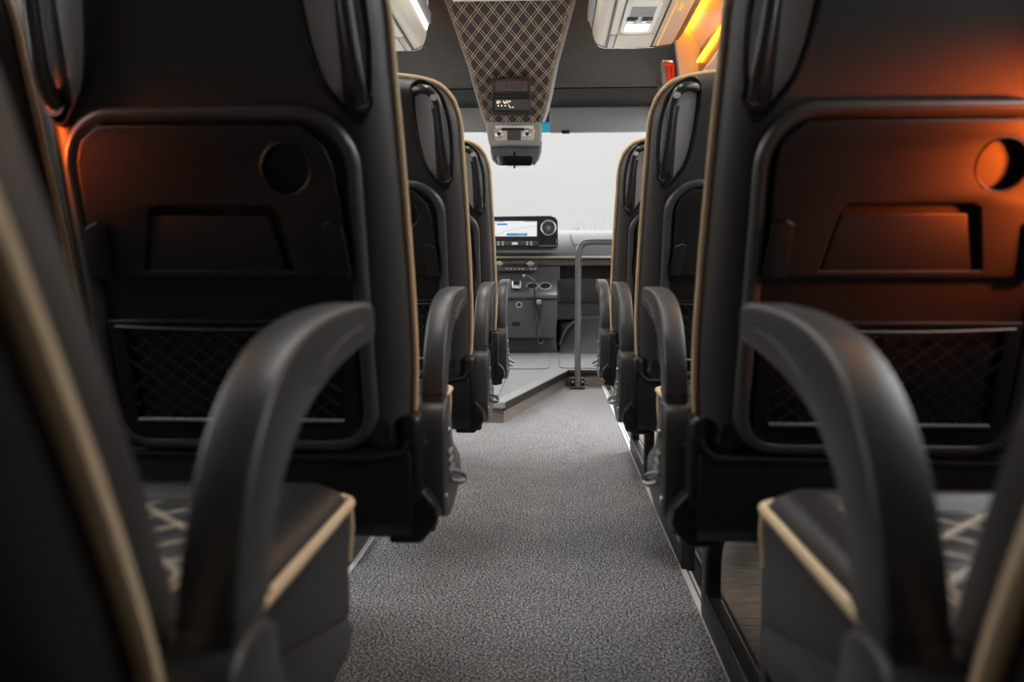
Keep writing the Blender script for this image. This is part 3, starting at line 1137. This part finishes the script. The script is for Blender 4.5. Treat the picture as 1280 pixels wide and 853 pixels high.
# emergency hammer in its box on the right pillar
hx = P(835, 98, 4.17)
root = empty('emergency_hammer', (hx.x, 4.17, hx.z), 'red emergency hammer in a clear box on the pillar above the right seats', 'hammer')
m = MB()
m.box(-0.030, 0.030, -0.03, 0.02, -0.085, 0.082, 0.012, 3).map(lambda x, y, z: (x + 0.12 * -z, y, z))
m.build('clear_box', M['clear'], root)
m = MB()
m.tube([(-0.006, -0.036, 0.05), (0.0, -0.036, 0.0), (0.006, -0.036, -0.07)], [0.010, 0.009, 0.010], 10)
m.tube([(-0.022, -0.036, 0.055), (0.014, -0.036, 0.052)], 0.011, 10)
m.build('hammer', M['red'], root)
m = MB()
m.box(0.012, 0.026, -0.040, -0.026, -0.07, 0.06, 0.004, 2)
m.build('red_edge', M['red'], root)

# wall mounted ambience lamps between the rows (below the windows)
for (x, s, y0, y1, z, en, aim, spr, lab) in ((XR - 0.020, -1, 0.70, 0.80, 0.73, AMB_R, (-0.66, 0.75, 0.0), 68, 'right'), (XL + 0.012, 1, 0.74, 0.82, 0.80, AMB_L, (0.50, 0.17, -0.03), 20, 'left')):
    m = MB()
    m.box(x - 0.012, x + 0.012, y0, y1, z - 0.02, z + 0.02, 0.004)
    o = m.build('ambience_lamp', M['ledwall'])
    tag(o, 'orange ambience lamp on the wall beside the %s seats' % lab, 'lamp', 'orange wall lamps')
    lamp('ambience_light', (x + s * 0.025, (y0 + y1) / 2, z), aim, en, (1.0, 0.13, 0.01), 0.05, 0.05, spr)

# ================================================================== ROOF CONSOLE
root = empty('roof_console', (0, 0, 0), 'quilted brown leather roof console with double beige stitching above the windscreen', 'roof console')
rows = [(-14, 552, 722, 4.17), (0, 557, 717, 4.20), (28, 567, 709, 4.28), (57, 577, 701, 4.37), (85, 587, 693, 4.46), (105, 592, 689, 4.54), (125, 598, 685, 4.62), (145, 604, 680, 4.70), (153, 607, 677, 4.73)]
m = MB()
front = []
for (py, a, b, d) in rows:
    pa, pb = P(a, py, d), P(b, py, d)
    front.append((pa, pb))
uvs = []
bm = m.bm
uvl = bm.loops.layers.uv.new('UVMap')
NX = 12
grid = []
arc = 0
for i, (pa, pb) in enumerate(front):
    if i:
        arc += ((pa + pb) / 2 - (front[i - 1][0] + front[i - 1][1]) / 2).length
    row = []
    for k in range(NX + 1):
        q = pa.lerp(pb, k / NX)
        row.append((bm.verts.new(q), (q.x, arc)))
    grid.append(row)
for i in range(len(grid) - 1):
    for k in range(NX):
        cs = (grid[i][k], grid[i][k + 1], grid[i + 1][k + 1], grid[i + 1][k])
        f_ = bm.faces.new([c[0] for c in cs])
        for lp, c in zip(f_.loops, cs):
            lp[uvl].uv = c[1]
m.build('quilted_cover', M['quilt'], root, angle=70)
# body behind the cover
rings = []
for i, (pa, pb) in enumerate(front):
    pa, pb = pa + Vector((-0.004, 0.006, 0.002)), pb + Vector((0.004, 0.006, 0.002))
    dep = 0.06 + 0.022 * i
    rings.append([pa, pb, pb + Vector((0.012, dep * 0.5, 0.02)), pb + Vector((0.02, dep, 0.06)), pa + Vector((-0.02, dep, 0.06)), pa + Vector((-0.012, dep * 0.5, 0.02))])
m = MB()
m.loft(rings)
m.build('console_body', M['visor'], root, angle=50)
m = MB()
for s_ in (0, 1):
    for off in (0.004, 0.014):
        pts = []
        for pr in front:
            p = pr[s_] + Vector(((off if s_ == 0 else -off), -0.003, -0.001))
            pts.append(p)
        m.tube(pts, 0.0018, 5)
m.build('edge_stitching', M['thread'], root)
# lamp unit below the quilt
pa, pb = P(608, 152, 4.72), P(677, 152, 4.72)
pc, pd = P(612, 178, 4.80), P(675, 178, 4.80)
m = MB()


def quad_block(pa, pb, pd, pc, dep, bev=0.006):
    b2 = bmesh.new()
    fr = [b2.verts.new(p) for p in (pa, pb, pd, pc)]
    bk_ = [b2.verts.new(p + Vector((0, dep, 0.0))) for p in (pa, pb, pd, pc)]
    b2.faces.new(fr)
    b2.faces.new(bk_[::-1])
    for i in range(4):
        j = (i + 1) % 4
        b2.faces.new((fr[i], fr[j], bk_[j], bk_[i]))
    bmesh.ops.recalc_face_normals(b2, faces=b2.faces[:])
    if bev:
        bmesh.ops.bevel(b2, geom=b2.edges[:], offset=bev, segments=3, profile=0.5, affect='EDGES')
    return b2


def qb(px, d, dep, bev, name, mat, parent):
    """block whose front face spans picture corners (x0, x1, y0, y1[, x2, x3]) at depth d"""
    x0, x1, y0, y1 = px[:4]
    x2, x3 = (px[4], px[5]) if len(px) > 4 else (x0, x1)
    d0, d1 = d if isinstance(d, tuple) else (d, d)
    q = MB()
    q.merge(quad_block(P(x0, y0, d0), P(x1, y0, d0), P(x3, y1, d1), P(x2, y1, d1), dep, bev))
    return q.build(name, mat, parent)


lampu = qb((606, 677, 151, 181, 611, 675), (4.73, 4.80), 0.30, 0.012, 'lamp_housing', M['visor'], root)
for k in (4,):
    qb((618, 667, 157, 161, 620, 666), (4.725, 4.735), 0.02, 0.002, 'lamp_bar', M['white'], lampu)
qb((617, 669, 161, 175, 619, 667), (4.735, 4.765), 0.02, 0.004, 'lamp_panel', M['cream'], lampu)
for cx_ in (624, 659):
    c = P(cx_, 167, 4.75)
    q = MB()
    q.disc((c.x, 4.742, c.z), 'y', 0.026, 0.02, 20, 0.003)
    q.build('map_lamp', M['chrome'], lampu)
    q = MB()
    q.disc((c.x, 4.730, c.z - 0.004), 'y', 0.011, 0.01, 14, 0.002)
    q.build('lamp_switch', M['matte'], lampu)
qb((634, 651, 163, 175), (4.735, 4.76), 0.02, 0.003, 'switch_block', M['dashlow'], lampu)
qb((627, 655, 160, 163), (4.722, 4.73), 0.02, 0.001, 'switch_bar', M['matte'], lampu)

# STOP sign box and clock display set into the quilt
root = empty('stop_sign', tuple(P(640, 106, 4.48)), 'black STOP sign box with unlit dark red letters on the quilted console', 'sign')


def rel(o, rt):
    o.location = -Vector(rt.location)
    return o


def dface(px, py, y, dz=1.0):
    return P(px, py, y)


q = qb((615, 663, 98, 116), (4.44, 4.46), 0.10, 0.004, 'housing', M['matte'], root)
rel(q, root)
q2 = qb((620, 659, 101, 113.5), (4.433, 4.443), 0.01, 0.001, 'sign_window', M['dashlow'], root)
rel(q2, root)
c = P(639.5, 107.2, 4.43)
q = text_mesh('letters', 'STOP', 0.062, lambda x, y, z: (c.x + x * 1.02, 4.432 - z + 0.1 * y * -1, c.z + y), M['stopred'], root, 0.001)
rel(q, root)
root = empty('clock_display', tuple(P(640, 130, 4.56)), 'black display box with small yellow lit characters under the STOP sign', 'display')
q = qb((614.5, 663, 118.5, 140), (4.52, 4.58), 0.10, 0.004, 'housing', M['matte'], root)
rel(q, root)
q = qb((618.5, 661.5, 124, 137), (4.525, 4.56), 0.01, 0.001, 'display_window', M['dashlow'], root)
rel(q, root)
m = MB()
for (ax, ay, w_, h_) in ((621, 126.3, 1.6, 3.8), (622.6, 126.3, 2.2, 1.2), (622.6, 128.6, 1.8, 1.0), (624.8, 127, 1.2, 1.8), (628.8, 126.2, 1.2, 2.0), (629.8, 127.8, 2.6, 2.0), (632.4, 126.2, 3.2, 1.2), (632.4, 128.4, 3.6, 1.0), (636.4, 126.2, 2.0, 1.8)):
    a_ = P(ax, ay, 4.52)
    b_ = P(ax + w_, ay + h_, 4.53)
    m.box(a_.x, b_.x, 4.514, 4.522, b_.z, a_.z)
for (ax, ay) in ((623, 132.4), (627.2, 132.4), (631.6, 132.3), (636.2, 132.3), (638, 134.4), (641.2, 134.4)):
    a_ = P(ax, ay, 4.535)
    m.box(a_.x - 0.003, a_.x + 0.003, 4.528, 4.534, a_.z - 0.003, a_.z + 0.003)
rel(m.build('lit_characters', M['clockyellow'], root), root)

# mirror on its shroud
root = empty('mirror_shroud', tuple(P(643, 178, 4.90)), 'dark grey shroud hanging under the roof console, tapered towards its foot', 'cover')
m = MB()
out_px = [(612, 176), (677, 176), (676, 190), (673, 200), (668, 206), (655, 208), (632, 208), (621, 206), (615, 200), (613, 190)]
fr = [P(a, b, 4.86) for a, b in out_px]
bkr = [p + Vector((0, 0.20, 0.02)) for p in fr]
mid = sum(fr, Vector()) / len(fr)
fr0 = [mid + (p - mid) * 0.93 for p in fr]
m.loft([fr0, [p + Vector((0, 0.012, 0)) for p in fr], bkr])
rel(m.build('shroud', M['console'], root, angle=30), root)
for xx in (626, 633, 652, 660):
    a_ = P(xx, 180, 4.853)
    b_ = P(xx, 194, 4.853)
    q = MB()
    q.box(a_.x - 0.002, a_.x + 0.002, 4.848, 4.862, b_.z, a_.z)
    rel(q.build('rib', M['dash'], root), root)
root = empty('rear_view_mirror', tuple(P(643, 202, 4.80)), 'small rear view mirror hanging in front of the dark shroud', 'mirror')
out_px = [(621.5, 195), (665, 195), (667, 197), (666, 205), (663, 207.5), (624, 207.5), (621, 205), (620, 198)]
fr = [P(a, b, 4.80) for a, b in out_px]
mid = sum(fr, Vector()) / len(fr)
m = MB()
m.loft([fr, [p + Vector((0, 0.025, 0)) for p in fr]])
rel(m.build('mirror_housing', M['gloss'], root), root)
m = MB()
g = [mid + (p - mid) * 0.95 for p in fr]
m.loft([[p + Vector((0, -0.003, 0)) for p in g], [p + Vector((0, 0.001, 0)) for p in g]])
mg = rel(m.build('mirror_glass', M['mirror'], root), root)
m = MB()
m.tube([P(643, 196, 4.82), P(643, 190, 4.855)], 0.006, 8)
m.tube([P(643, 207, 4.81), P(643, 210.5, 4.81)], 0.006, 8)
rel(m.build('mirror_stem', M['matte'], root), root)

# sun visors
for (x0, x1, s_, lab) in ((687, 812, 1, 'grey sun visor at the top of the windscreen, right of the roof console'), (540, 609, -1, 'grey sun visor at the top of the windscreen, left of the roof console')):
    a_, b_ = P(x0, 141, 5.66), P(x1, 165, 5.62)
    root = empty('sun_visor', (a_.x, 5.64, b_.z), lab, 'sun visor', 'sun visors')
    q = MB()
    q.box(a_.x, min(b_.x, XR - 0.03), 5.62, 5.65, b_.z, a_.z + 0.03, 0.010, 3)
    rel(q.build('visor_panel', M['visor'], root), root)
    q = MB()
    q.box(a_.x + 0.08, a_.x + 0.13, 5.605, 5.63, b_.z - 0.008, b_.z + 0.012, 0.003)
    rel(q.build('visor_clip', M['matte'], root), root)

# air unit on the ceiling
root = empty('ceiling_air_unit', (-0.19, 3.4, 1.94), 'white air unit on the ceiling, its edge above the quilted console', 'air unit')
a_, b_ = P(566, 3, 4.08), P(700, 3, 4.08)
m = MB()
m.box(a_.x, b_.x, 2.5, 4.08, a_.z, CEIL, 0.010, 2)
rel(m.build('unit_body', M['white'], root), root)
m = MB()
m.box(a_.x + 0.14, b_.x - 0.14, 2.75, 3.45, a_.z - 0.006, a_.z + 0.004, 0.002)
rel(m.build('lamp_panel', M['fill_glow'], root), root)  # glowing panel added under the unit as extra fill, out of view
for k in range(4):
    m = MB()
    xx = a_.x + 0.06 + k * 0.125
    m.box(xx, xx + 0.09, 3.80, 4.03, a_.z - 0.004, a_.z + 0.006, 0.002)
    rel(m.build('vent', M['greyplastic'], root), root)

for k, y_ in enumerate((1.15, 1.85)):  # unseen fill lamps, added to light the carpet and upward faces
    root = empty('ceiling_fill_lamp', (-0.19, y_, CEIL), 'long white fill lamp added out of view over the aisle, the %s of the two' % ('rear one', 'front one')[k], 'lamp', 'added ceiling fill lamps')
    m = MB()
    m.box(-0.16, 0.16, -0.26, 0.26, -0.03, 0.0, 0.006)
    m.build('lamp_frame', M['white'], root)
    m = MB()
    m.box(-0.14, 0.14, -0.24, 0.24, -0.036, -0.028, 0.003)
    m.build('diffuser', M['fill_glow'], root)

# ================================================================== DASHBOARD
root = empty('dashboard', (-0.17, 6.1, 0.3), 'grey and charcoal dashboard with a pale trim line under the windscreen', 'dashboard')
yT = 6.05
z320 = PZ(321, yT)
prof = [(6.42, 0.90), (6.36, 0.945), (6.28, 0.945), (6.20, 0.905), (6.12, 0.84), (6.06, z320 + 0.02), (6.05, z320), (6.10, z320 - 0.012), (6.42, z320 - 0.012)]
m = MB()
m.prism(prof, 'x', XL + 0.05, XR - 0.05)
rel(m.build('upper_dashboard', M['dash'], root, angle=50), root)
m = MB()
m.box(XL + 0.06, XR - 0.06, yT - 0.015, yT + 0.02, z320 - 0.012, z320 + 0.004, 0.003)
rel(m.build('trim_strip', M['dashline'], root), root)
zz = [PZ(y_, 6.08) for y_ in (325, 332, 350, 378, 400)]
m = MB()
m.box(XL + 0.06, XR - 0.06, 6.07, 6.40, zz[1], z320 - 0.012, 0.004)
rel(m.build('shelf_front', M['dashbrown'], root), root)
m = MB()
xa, xb = PX(700, 340, 6.08), PX(775, 340, 6.08)
m.box(XL + 0.06, xa, 6.09, 6.40, zz[3], zz[1], 0.004)
m.box(xb, XR - 0.06, 6.09, 6.40, zz[3], zz[1], 0.004)
m.box(xa, xb, 6.30, 6.40, zz[3], zz[1])
m.prism([(6.06, zz[2]), (6.08, zz[2] + 0.006), (6.30, zz[2] + 0.006), (6.30, zz[3]), (6.12, zz[3])], 'x', xa, xb)
m.box(XL + 0.06, XR - 0.06, 6.14, 6.38, zz[4], zz[3])
rel(m.build('lower_dashboard', M['dashlow'], root), root)
q = qb((699, 745, 333, 349), 6.085, 0.02, 0.004, 'shelf_tray', M['dashbrown'], root)
bpy.data.objects.remove(q)
# air bag seam on the top right
m = MB()
pts = smooth([tuple(Vector((P(713, 290, 6.2).x, 6.205, 0.918))), tuple(Vector((P(716, 300, 6.13).x, 6.135, 0.862))), tuple(Vector((P(725, 305, 6.11).x, 6.105, 0.835))), (0.60, 6.105, 0.835)], 5, closed=False)
m.tube(pts, 0.003, 6)
rel(m.build('seam', M['matte'], root), root)

# infotainment unit
D = 5.93
root = empty('map_screen_unit', tuple(P(655, 311, D)), 'wide black screen unit with a lit white map and a round air vent', 'screen')
out = [(608, 271), (688, 270), (694, 272), (697, 276), (697.5, 306), (695, 310), (688, 311), (608, 311)]
fr = [P(a, b, D) for a, b in out]
m = MB()
m.loft([[p + Vector((0, 0.006, 0)) for p in fr], fr, [p + Vector((0, 0.14, -0.01)) for p in fr]])
bz = rel(m.build('bezel', M['gloss'], root, angle=30), root)
q = rel(qb((618.5, 671, 276.5, 295.5), D - 0.004, 0.012, 0.001, 'screen', M['screen'], root), root)
for (x0, y0, x1, y1) in ((621, 279.6, 634, 281.6), (633.5, 291.8, 659, 294.8), (620, 276.8, 630, 277.6), (655, 276.8, 670, 277.4)):
    q3 = MB()
    a_, b_ = P(x0, y0, D - 0.005), P(x1, y1, D - 0.005)
    q3.box(a_.x, b_.x, D - 0.0065, D - 0.003, b_.z, a_.z)
    rel(q3.build('map_bar', M['blue'], root), root)
q3 = MB()
q3.tube([P(620, 293.5, D - 0.006), P(632, 289, D - 0.006), (P(645, 286, D - 0.006)), P(660, 284, D - 0.006), P(669, 283, D - 0.006)], 0.0013, 5)
for a in range(3):
    pp_ = P(648 + a * 3, 293.2, D - 0.0075)
    q3.box(pp_.x - 0.004, pp_.x + 0.004, D - 0.0085, D - 0.006, pp_.z - 0.005, pp_.z + 0.005)
rel(q3.build('map_road', M['mapline'], root), root)
c = P(685.5, 285, D)
ring = MB()
ring.tube([(c.x + 0.049 * math.cos(2 * PI * k / 32), D - 0.012, c.z + 0.049 * math.sin(2 * PI * k / 32)) for k in range(32)], 0.006, 8, closed=True)
vent = rel(ring.build('vent_ring', M['alu'], root, angle=60), root)
q = MB()
q.disc((c.x, D - 0.004, c.z), 'y', 0.046, 0.012, 28)
vd = rel(q.build('vent_throat', M['matte'], root), root)
q = MB()
for k in range(9):
    an = PI * k / 9
    q.tube([(c.x + 0.044 * math.cos(an), D - 0.013, c.z + 0.044 * math.sin(an)), (c.x - 0.044 * math.cos(an), D - 0.013, c.z - 0.044 * math.sin(an))], 0.0011, 5)
q.disc((c.x, D - 0.016, c.z), 'y', 0.012, 0.012, 16, 0.002)
rel(q.build('vent_blades', M['greyplastic'], root), root)
q = rel(qb((617, 673, 301.5, 307), D - 0.006, 0.02, 0.002, 'button_bar', M['dash'], root), root)
q3 = MB()
for (ax, ay) in ((623, 303), (623, 305.8), (628.5, 303), (628.5, 305.8), (659, 303), (659, 305.8), (664, 303), (664, 305.8)):
    pp_ = P(ax, ay, D - 0.008)
    q3.box(pp_.x - 0.005, pp_.x + 0.005, D - 0.012, D - 0.005, pp_.z - 0.004, pp_.z + 0.004)
a_, b_ = P(640, 303, D - 0.01), P(647, 306, D - 0.01)
q3.box(a_.x, b_.x, D - 0.014, D - 0.005, b_.z, a_.z)
rel(q3.build('buttons', M['icon'], root), root)
m = MB()
sl = [P(a, b, D - 0.003) for a, b in ((674, 303), (680, 299), (694, 298.5), (695, 307), (674, 307))]
m.loft([sl, [p + Vector((0, 0.01, 0)) for p in sl]])
rel(m.build('slot', M['matte'], root, angle=30), root)
m = MB()
m.tube([P(673.5, 307.5, D - 0.006), P(695.5, 307.5, D - 0.006), P(695.5, 299, D - 0.006)], 0.003, 6)
rel(m.build('slot_edge', M['greyplastic'], root), root)
# climate panel
D = 6.06
root = empty('climate_panel', tuple(P(645, 333, D)), 'climate control strip with two knobs and small white buttons under the map screen', 'control panel')
rel(qb((615, 671.5, 326.5, 339.5), D - 0.01, 0.018, 0.003, 'panel', M['gloss'], root), root)
rel(qb((615, 671, 334, 339), D - 0.012, 0.02, 0.002, 'button_row', M['dash'], root), root)
for cx_ in (624.5, 663):
    pp_ = P(cx_, 329.8, D - 0.01)
    q = MB()
    q.disc((pp_.x, D - 0.014, pp_.z), 'y', 0.020, 0.03, 18, 0.003)
    q.box(pp_.x - 0.026, pp_.x + 0.026, D - 0.024, D - 0.006, pp_.z - 0.006, pp_.z + 0.006, 0.002)
    rel(q.build('knob', M['chrome'], root), root)
q3 = MB()
for ax in (633.5, 638.5, 649, 653.5, 663.5, 668.5):
    pp_ = P(ax, 336.3, D - 0.012)
    q3.box(pp_.x - 0.005, pp_.x + 0.005, D - 0.017, D - 0.010, pp_.z - 0.0025, pp_.z + 0.0025)
pp_ = P(644, 329.6, D)
q3.box(pp_.x - 0.005, pp_.x + 0.005, D - 0.005, D + 0.003, pp_.z - 0.004, pp_.z + 0.004)
rel(q3.build('buttons', M['icon'], root), root)
pp_ = P(644, 336.3, D - 0.012)
q = MB()
q.prism([(pp_.x - 0.008, pp_.z - 0.005), (pp_.x + 0.008, pp_.z - 0.005), (pp_.x, pp_.z + 0.007)], 'y', D - 0.018, D - 0.010)
rel(q.build('hazard_button', M['iconred'], root), root)

# centre console
D = 5.80
root = empty('centre_console', (-0.2, D, Z_CAB), 'charcoal centre console with cup holders and a pale ringed socket', 'console')
xr = PX(697, 380, D)
z0 = PZ(354, D)
xl = -0.62
m = MB()
# body seen from the front: rounded right shoulder, slight taper
z0 = 0.475
bodyf = [(xl, 0.19), (xl, z0 - 0.03), (xl + 0.02, z0), (xr - 0.035, z0), (xr - 0.012, z0 - 0.012), (xr, z0 - 0.05), (xr - 0.004, 0.30), (xr - 0.012, 0.22), (xr - 0.02, 0.19)]
m.prism(bodyf, 'y', D, 6.08, 0.008, 3)
rel(m.build('console_body', M['console'], root, angle=50), root)
m = MB()
m.prism([(xl, Z_CAB), (xl, 0.225), (xr - 0.008, 0.225), (xr - 0.008, 0.15), (xr + 0.002, Z_CAB)], 'y', D + 0.10, 6.09, 0.006, 2)
rel(m.build('console_foot', M['dash'], root, angle=50), root)
m = MB()
zf, zb_ = 0.497, 0.585
m.prism([(D - 0.03, zf - 0.035), (D - 0.028, zf - 0.01), (D - 0.01, zf), (D + 0.25, zb_), (D + 0.25, zf - 0.04), (D + 0.02, zf - 0.045)], 'x', xl, xr - 0.002, 0.006, 2)
tp = rel(m.build('console_top', M['console'], root, angle=50), root)
sl_ = (zb_ - zf) / 0.26
for cx_ in (665.5, 681.5):
    pp_ = P(cx_, 358, D + 0.12)
    yy = D + 0.125
    zt = zf + sl_ * 0.135 + 0.002
    q = MB()
    q.tube([(pp_.x + 0.040 * math.cos(2 * PI * k / 28), yy + 0.062 * math.sin(2 * PI * k / 28), zt + sl_ * 0.062 * math.sin(2 * PI * k / 28)) for k in range(28)], 0.0045, 8, closed=True)
    rel(q.build('cup_holder_ring', M['greyplastic'], root), root)
    q = MB()
    q.loft([[(pp_.x + 0.038 * math.cos(2 * PI * k / 28), yy + 0.060 * math.sin(2 * PI * k / 28), zt + h_ + sl_ * 0.060 * math.sin(2 * PI * k / 28)) for k in range(28)] for h_ in (-0.006, 0.0012)])
    rel(q.build('cup_holder_well', M['matte'], root), root)
q = rel(qb((640, 651, 351, 361), (D + 0.02, D - 0.0), 0.08, 0.006, 'shift_panel', M['chrome'], root), root)
rel(qb((641.5, 650, 352, 355.5), (D + 0.0, D - 0.005), 0.03, 0.004, 'shift_switch', M['matte'], root), root)
c = P(648.8, 381, D)
q = MB()
q.tube([(c.x + 0.018 * math.cos(2 * PI * k / 24), D - 0.004, c.z + 0.018 * math.sin(2 * PI * k / 24)) for k in range(24)], 0.0042, 8, closed=True)
rel(q.build('socket_ring', M['cream'], root), root)
q = MB()
q.disc((c.x, D - 0.002, c.z), 'y', 0.014, 0.006, 20, 0.001)
rel(q.build('socket', M['gloss'], root), root)
rel(qb((640, 650, 402.5, 408), D - 0.001, 0.02, 0.002, 'finger_slot', M['matte'], root), root)

# handheld microphone with its cord
D = 5.772
root = empty('microphone', tuple(P(655, 345, D)), 'black handheld microphone hanging on a bent holder with a looped cord', 'microphone')
m = MB()
m.tube(smooth([tuple(P(655, 345, D + 0.02)), tuple(P(661, 346, D - 0.0)), tuple(P(666.5, 350, D - 0.02)), tuple(P(668, 362, D - 0.02)), tuple(P(668, 385, D - 0.015))], 6, closed=False), 0.007, 8)
rel(m.build('holder_arm', M['gloss'], root, angle=60), root)
m = MB()
c = P(655, 345, D)
m.disc((c.x, D - 0.01, c.z), 'y', 0.011, 0.02, 14, 0.003)
rel(m.build('holder_tip', M['chrome'], root), root)
m = MB()
m.tube([tuple(P(673.8, 376, D - 0.02)), tuple(P(674, 383, D - 0.02)), tuple(P(674.2, 392, D - 0.02)), tuple(P(674.4, 400, D - 0.02))], [0.022, 0.022, 0.017, 0.012], 14)
bd = rel(m.build('microphone_body', M['gloss'], root, angle=50), root)
m = MB()
c = P(673.8, 377.5, D - 0.04)
m.disc((c.x, D - 0.045, c.z), 'y', 0.017, 0.01, 16, 0.002)
rel(m.build('microphone_grille', M['chrome'], root), root)
m = MB()
m.tube(smooth([tuple(P(668, 385, D - 0.015)), tuple(P(670, 402, D - 0.01)), tuple(P(677, 414, D - 0.01)), tuple(P(680, 424, D - 0.0)), tuple(P(676, 430, D)), tuple(P(671.5, 425, D)), tuple(P(671, 412, D)), tuple(P(674, 401, D - 0.02))], 6, closed=False), 0.0042, 6)
rel(m.build('cord', M['gloss'], root, angle=60), root)

# passenger footwell moulding
root = empty('footwell_moulding', (0.4, 6.0, Z_CAB), 'grey moulded footwell right of the console behind the pole', 'footwell')
m = MB()
rings = []
for (x_, k) in ((xr + 0.02, 0.0), (xr + 0.05, 0.25), (xr + 0.10, 0.6), (xr + 0.18, 0.9), (XR - 0.06, 1.0)):
    y_s = 6.03 - 0.10 * k
    rings.append([(x_, y_s - 0.25, Z_CAB), (x_, y_s - 0.10, Z_CAB + 0.02), (x_, y_s, Z_CAB + 0.06 + 0.04 * k), (x_, y_s + 0.10, Z_CAB + 0.20 * k + 0.05), (x_, y_s + 0.16, Z_CAB + 0.19), (x_, 6.21, Z_CAB + 0.205), (x_, 6.21, Z_CAB)])
m.loft(rings)
rel(m.build('moulding', M['dash'], root, angle=60), root)
m = MB()
m.tube(smooth([tuple(P(700, 432, 5.95)), tuple(P(704, 418, 5.97)), tuple(P(714, 405, 6.0)), tuple(P(730, 398, 6.05)), tuple(P(765, 396, 6.05))], 6, closed=False), 0.009, 8)
rel(m.build('moulding_edge', M['dash'], root, angle=60), root)

# grab pole
D = 4.68
px_ = P(722, 470, D).x
zt = PZ(303, D)
root = empty('grab_pole', (px_, D, 0.0), 'grey steel grab pole with a bent top standing at the cab step', 'pole')
R_ = 0.06
pth = [(0, 0, 0.0), (0, 0, 0.3), (0, 0, zt - R_)] + [(R_ - R_ * math.cos(a), 0, zt - R_ + R_ * math.sin(a)) for a in [PI / 2 * k / 6 for k in range(1, 7)]] + [(0.30, 0, zt), (XR - px_ - 0.10, 0, zt)]
pth += [(XR - px_ - 0.10 + 0.06 * math.sin(a), 0, zt - 0.06 + 0.06 * math.cos(a)) for a in [PI / 2 * k / 5 for k in range(1, 6)]] + [(XR - px_ - 0.04, 0, 0.0)]
m = MB()
m.tube(pth, 0.0175, 14)
m.build('tube', M['pole'], root, angle=60)
m = MB()
m.box(-0.037, 0.040, -0.03, 0.03, 0.0, 0.012, 0.003)
m.box(-0.038, 0.040, 0.03, 0.062, 0.0, 0.055, 0.003)
m.build('foot_plate', M['matte'], root)
for k in (-1, 1):
    m = MB()
    m.disc((k * 0.027 + 0.001, 0.028, 0.034), 'y', 0.006, 0.008, 10, 0.001)
    m.build('bolt', M['alu'], root)


# ================================================================== bare trees far outside
def tree(x, y, h, seed, label):
    rnd = random.Random(seed)
    root = empty('bare_tree', (x, y, -0.85), label, 'tree', 'bare trees outside')
    m = MB()
    tr = MB()
    tr.tube([(0, 0, 0), (0.05, 0, h * 0.3), (0.0, 0.03, h * 0.62)], [0.12, 0.08, 0.05], 7)
    tr.build('trunk', M['bark'], root)

    def br(p, d, ln, r, n):
        q = p + d * ln
        midp = (p + q) / 2 + Vector((rnd.uniform(-1, 1), rnd.uniform(-1, 1), rnd.uniform(-1, 1))) * ln * 0.08
        m.tube([p, midp, q], [r, r * 0.8, r * 0.6], 4)
        if n:
            for _ in range(3):
                dd = (d + Vector((rnd.uniform(-0.9, 0.9), rnd.uniform(-0.9, 0.9), rnd.uniform(-0.2, 0.7)))).normalized()
                br(q if rnd.random() < 0.6 else midp, dd, ln * 0.66, r * 0.6, n - 1)
    for k in range(4):
        br(Vector((0, 0.02, h * (0.4 + 0.07 * k))), Vector((rnd.uniform(-0.8, 0.8), rnd.uniform(-0.8, 0.8), 0.8)).normalized(), h * 0.2, 0.02, 3)
    m.build('branches', M['bark'], root)


for (px, y_, top, sd, lb) in ((722, 55, 271, 3, 'faint bare tree outside the windscreen, left of two'), (737, 55, 268, 5, 'faint bare tree outside the windscreen, right of two')):
    pt = P(px, top, y_)
    tree(pt.x, y_, pt.z + 0.85, sd, lb)
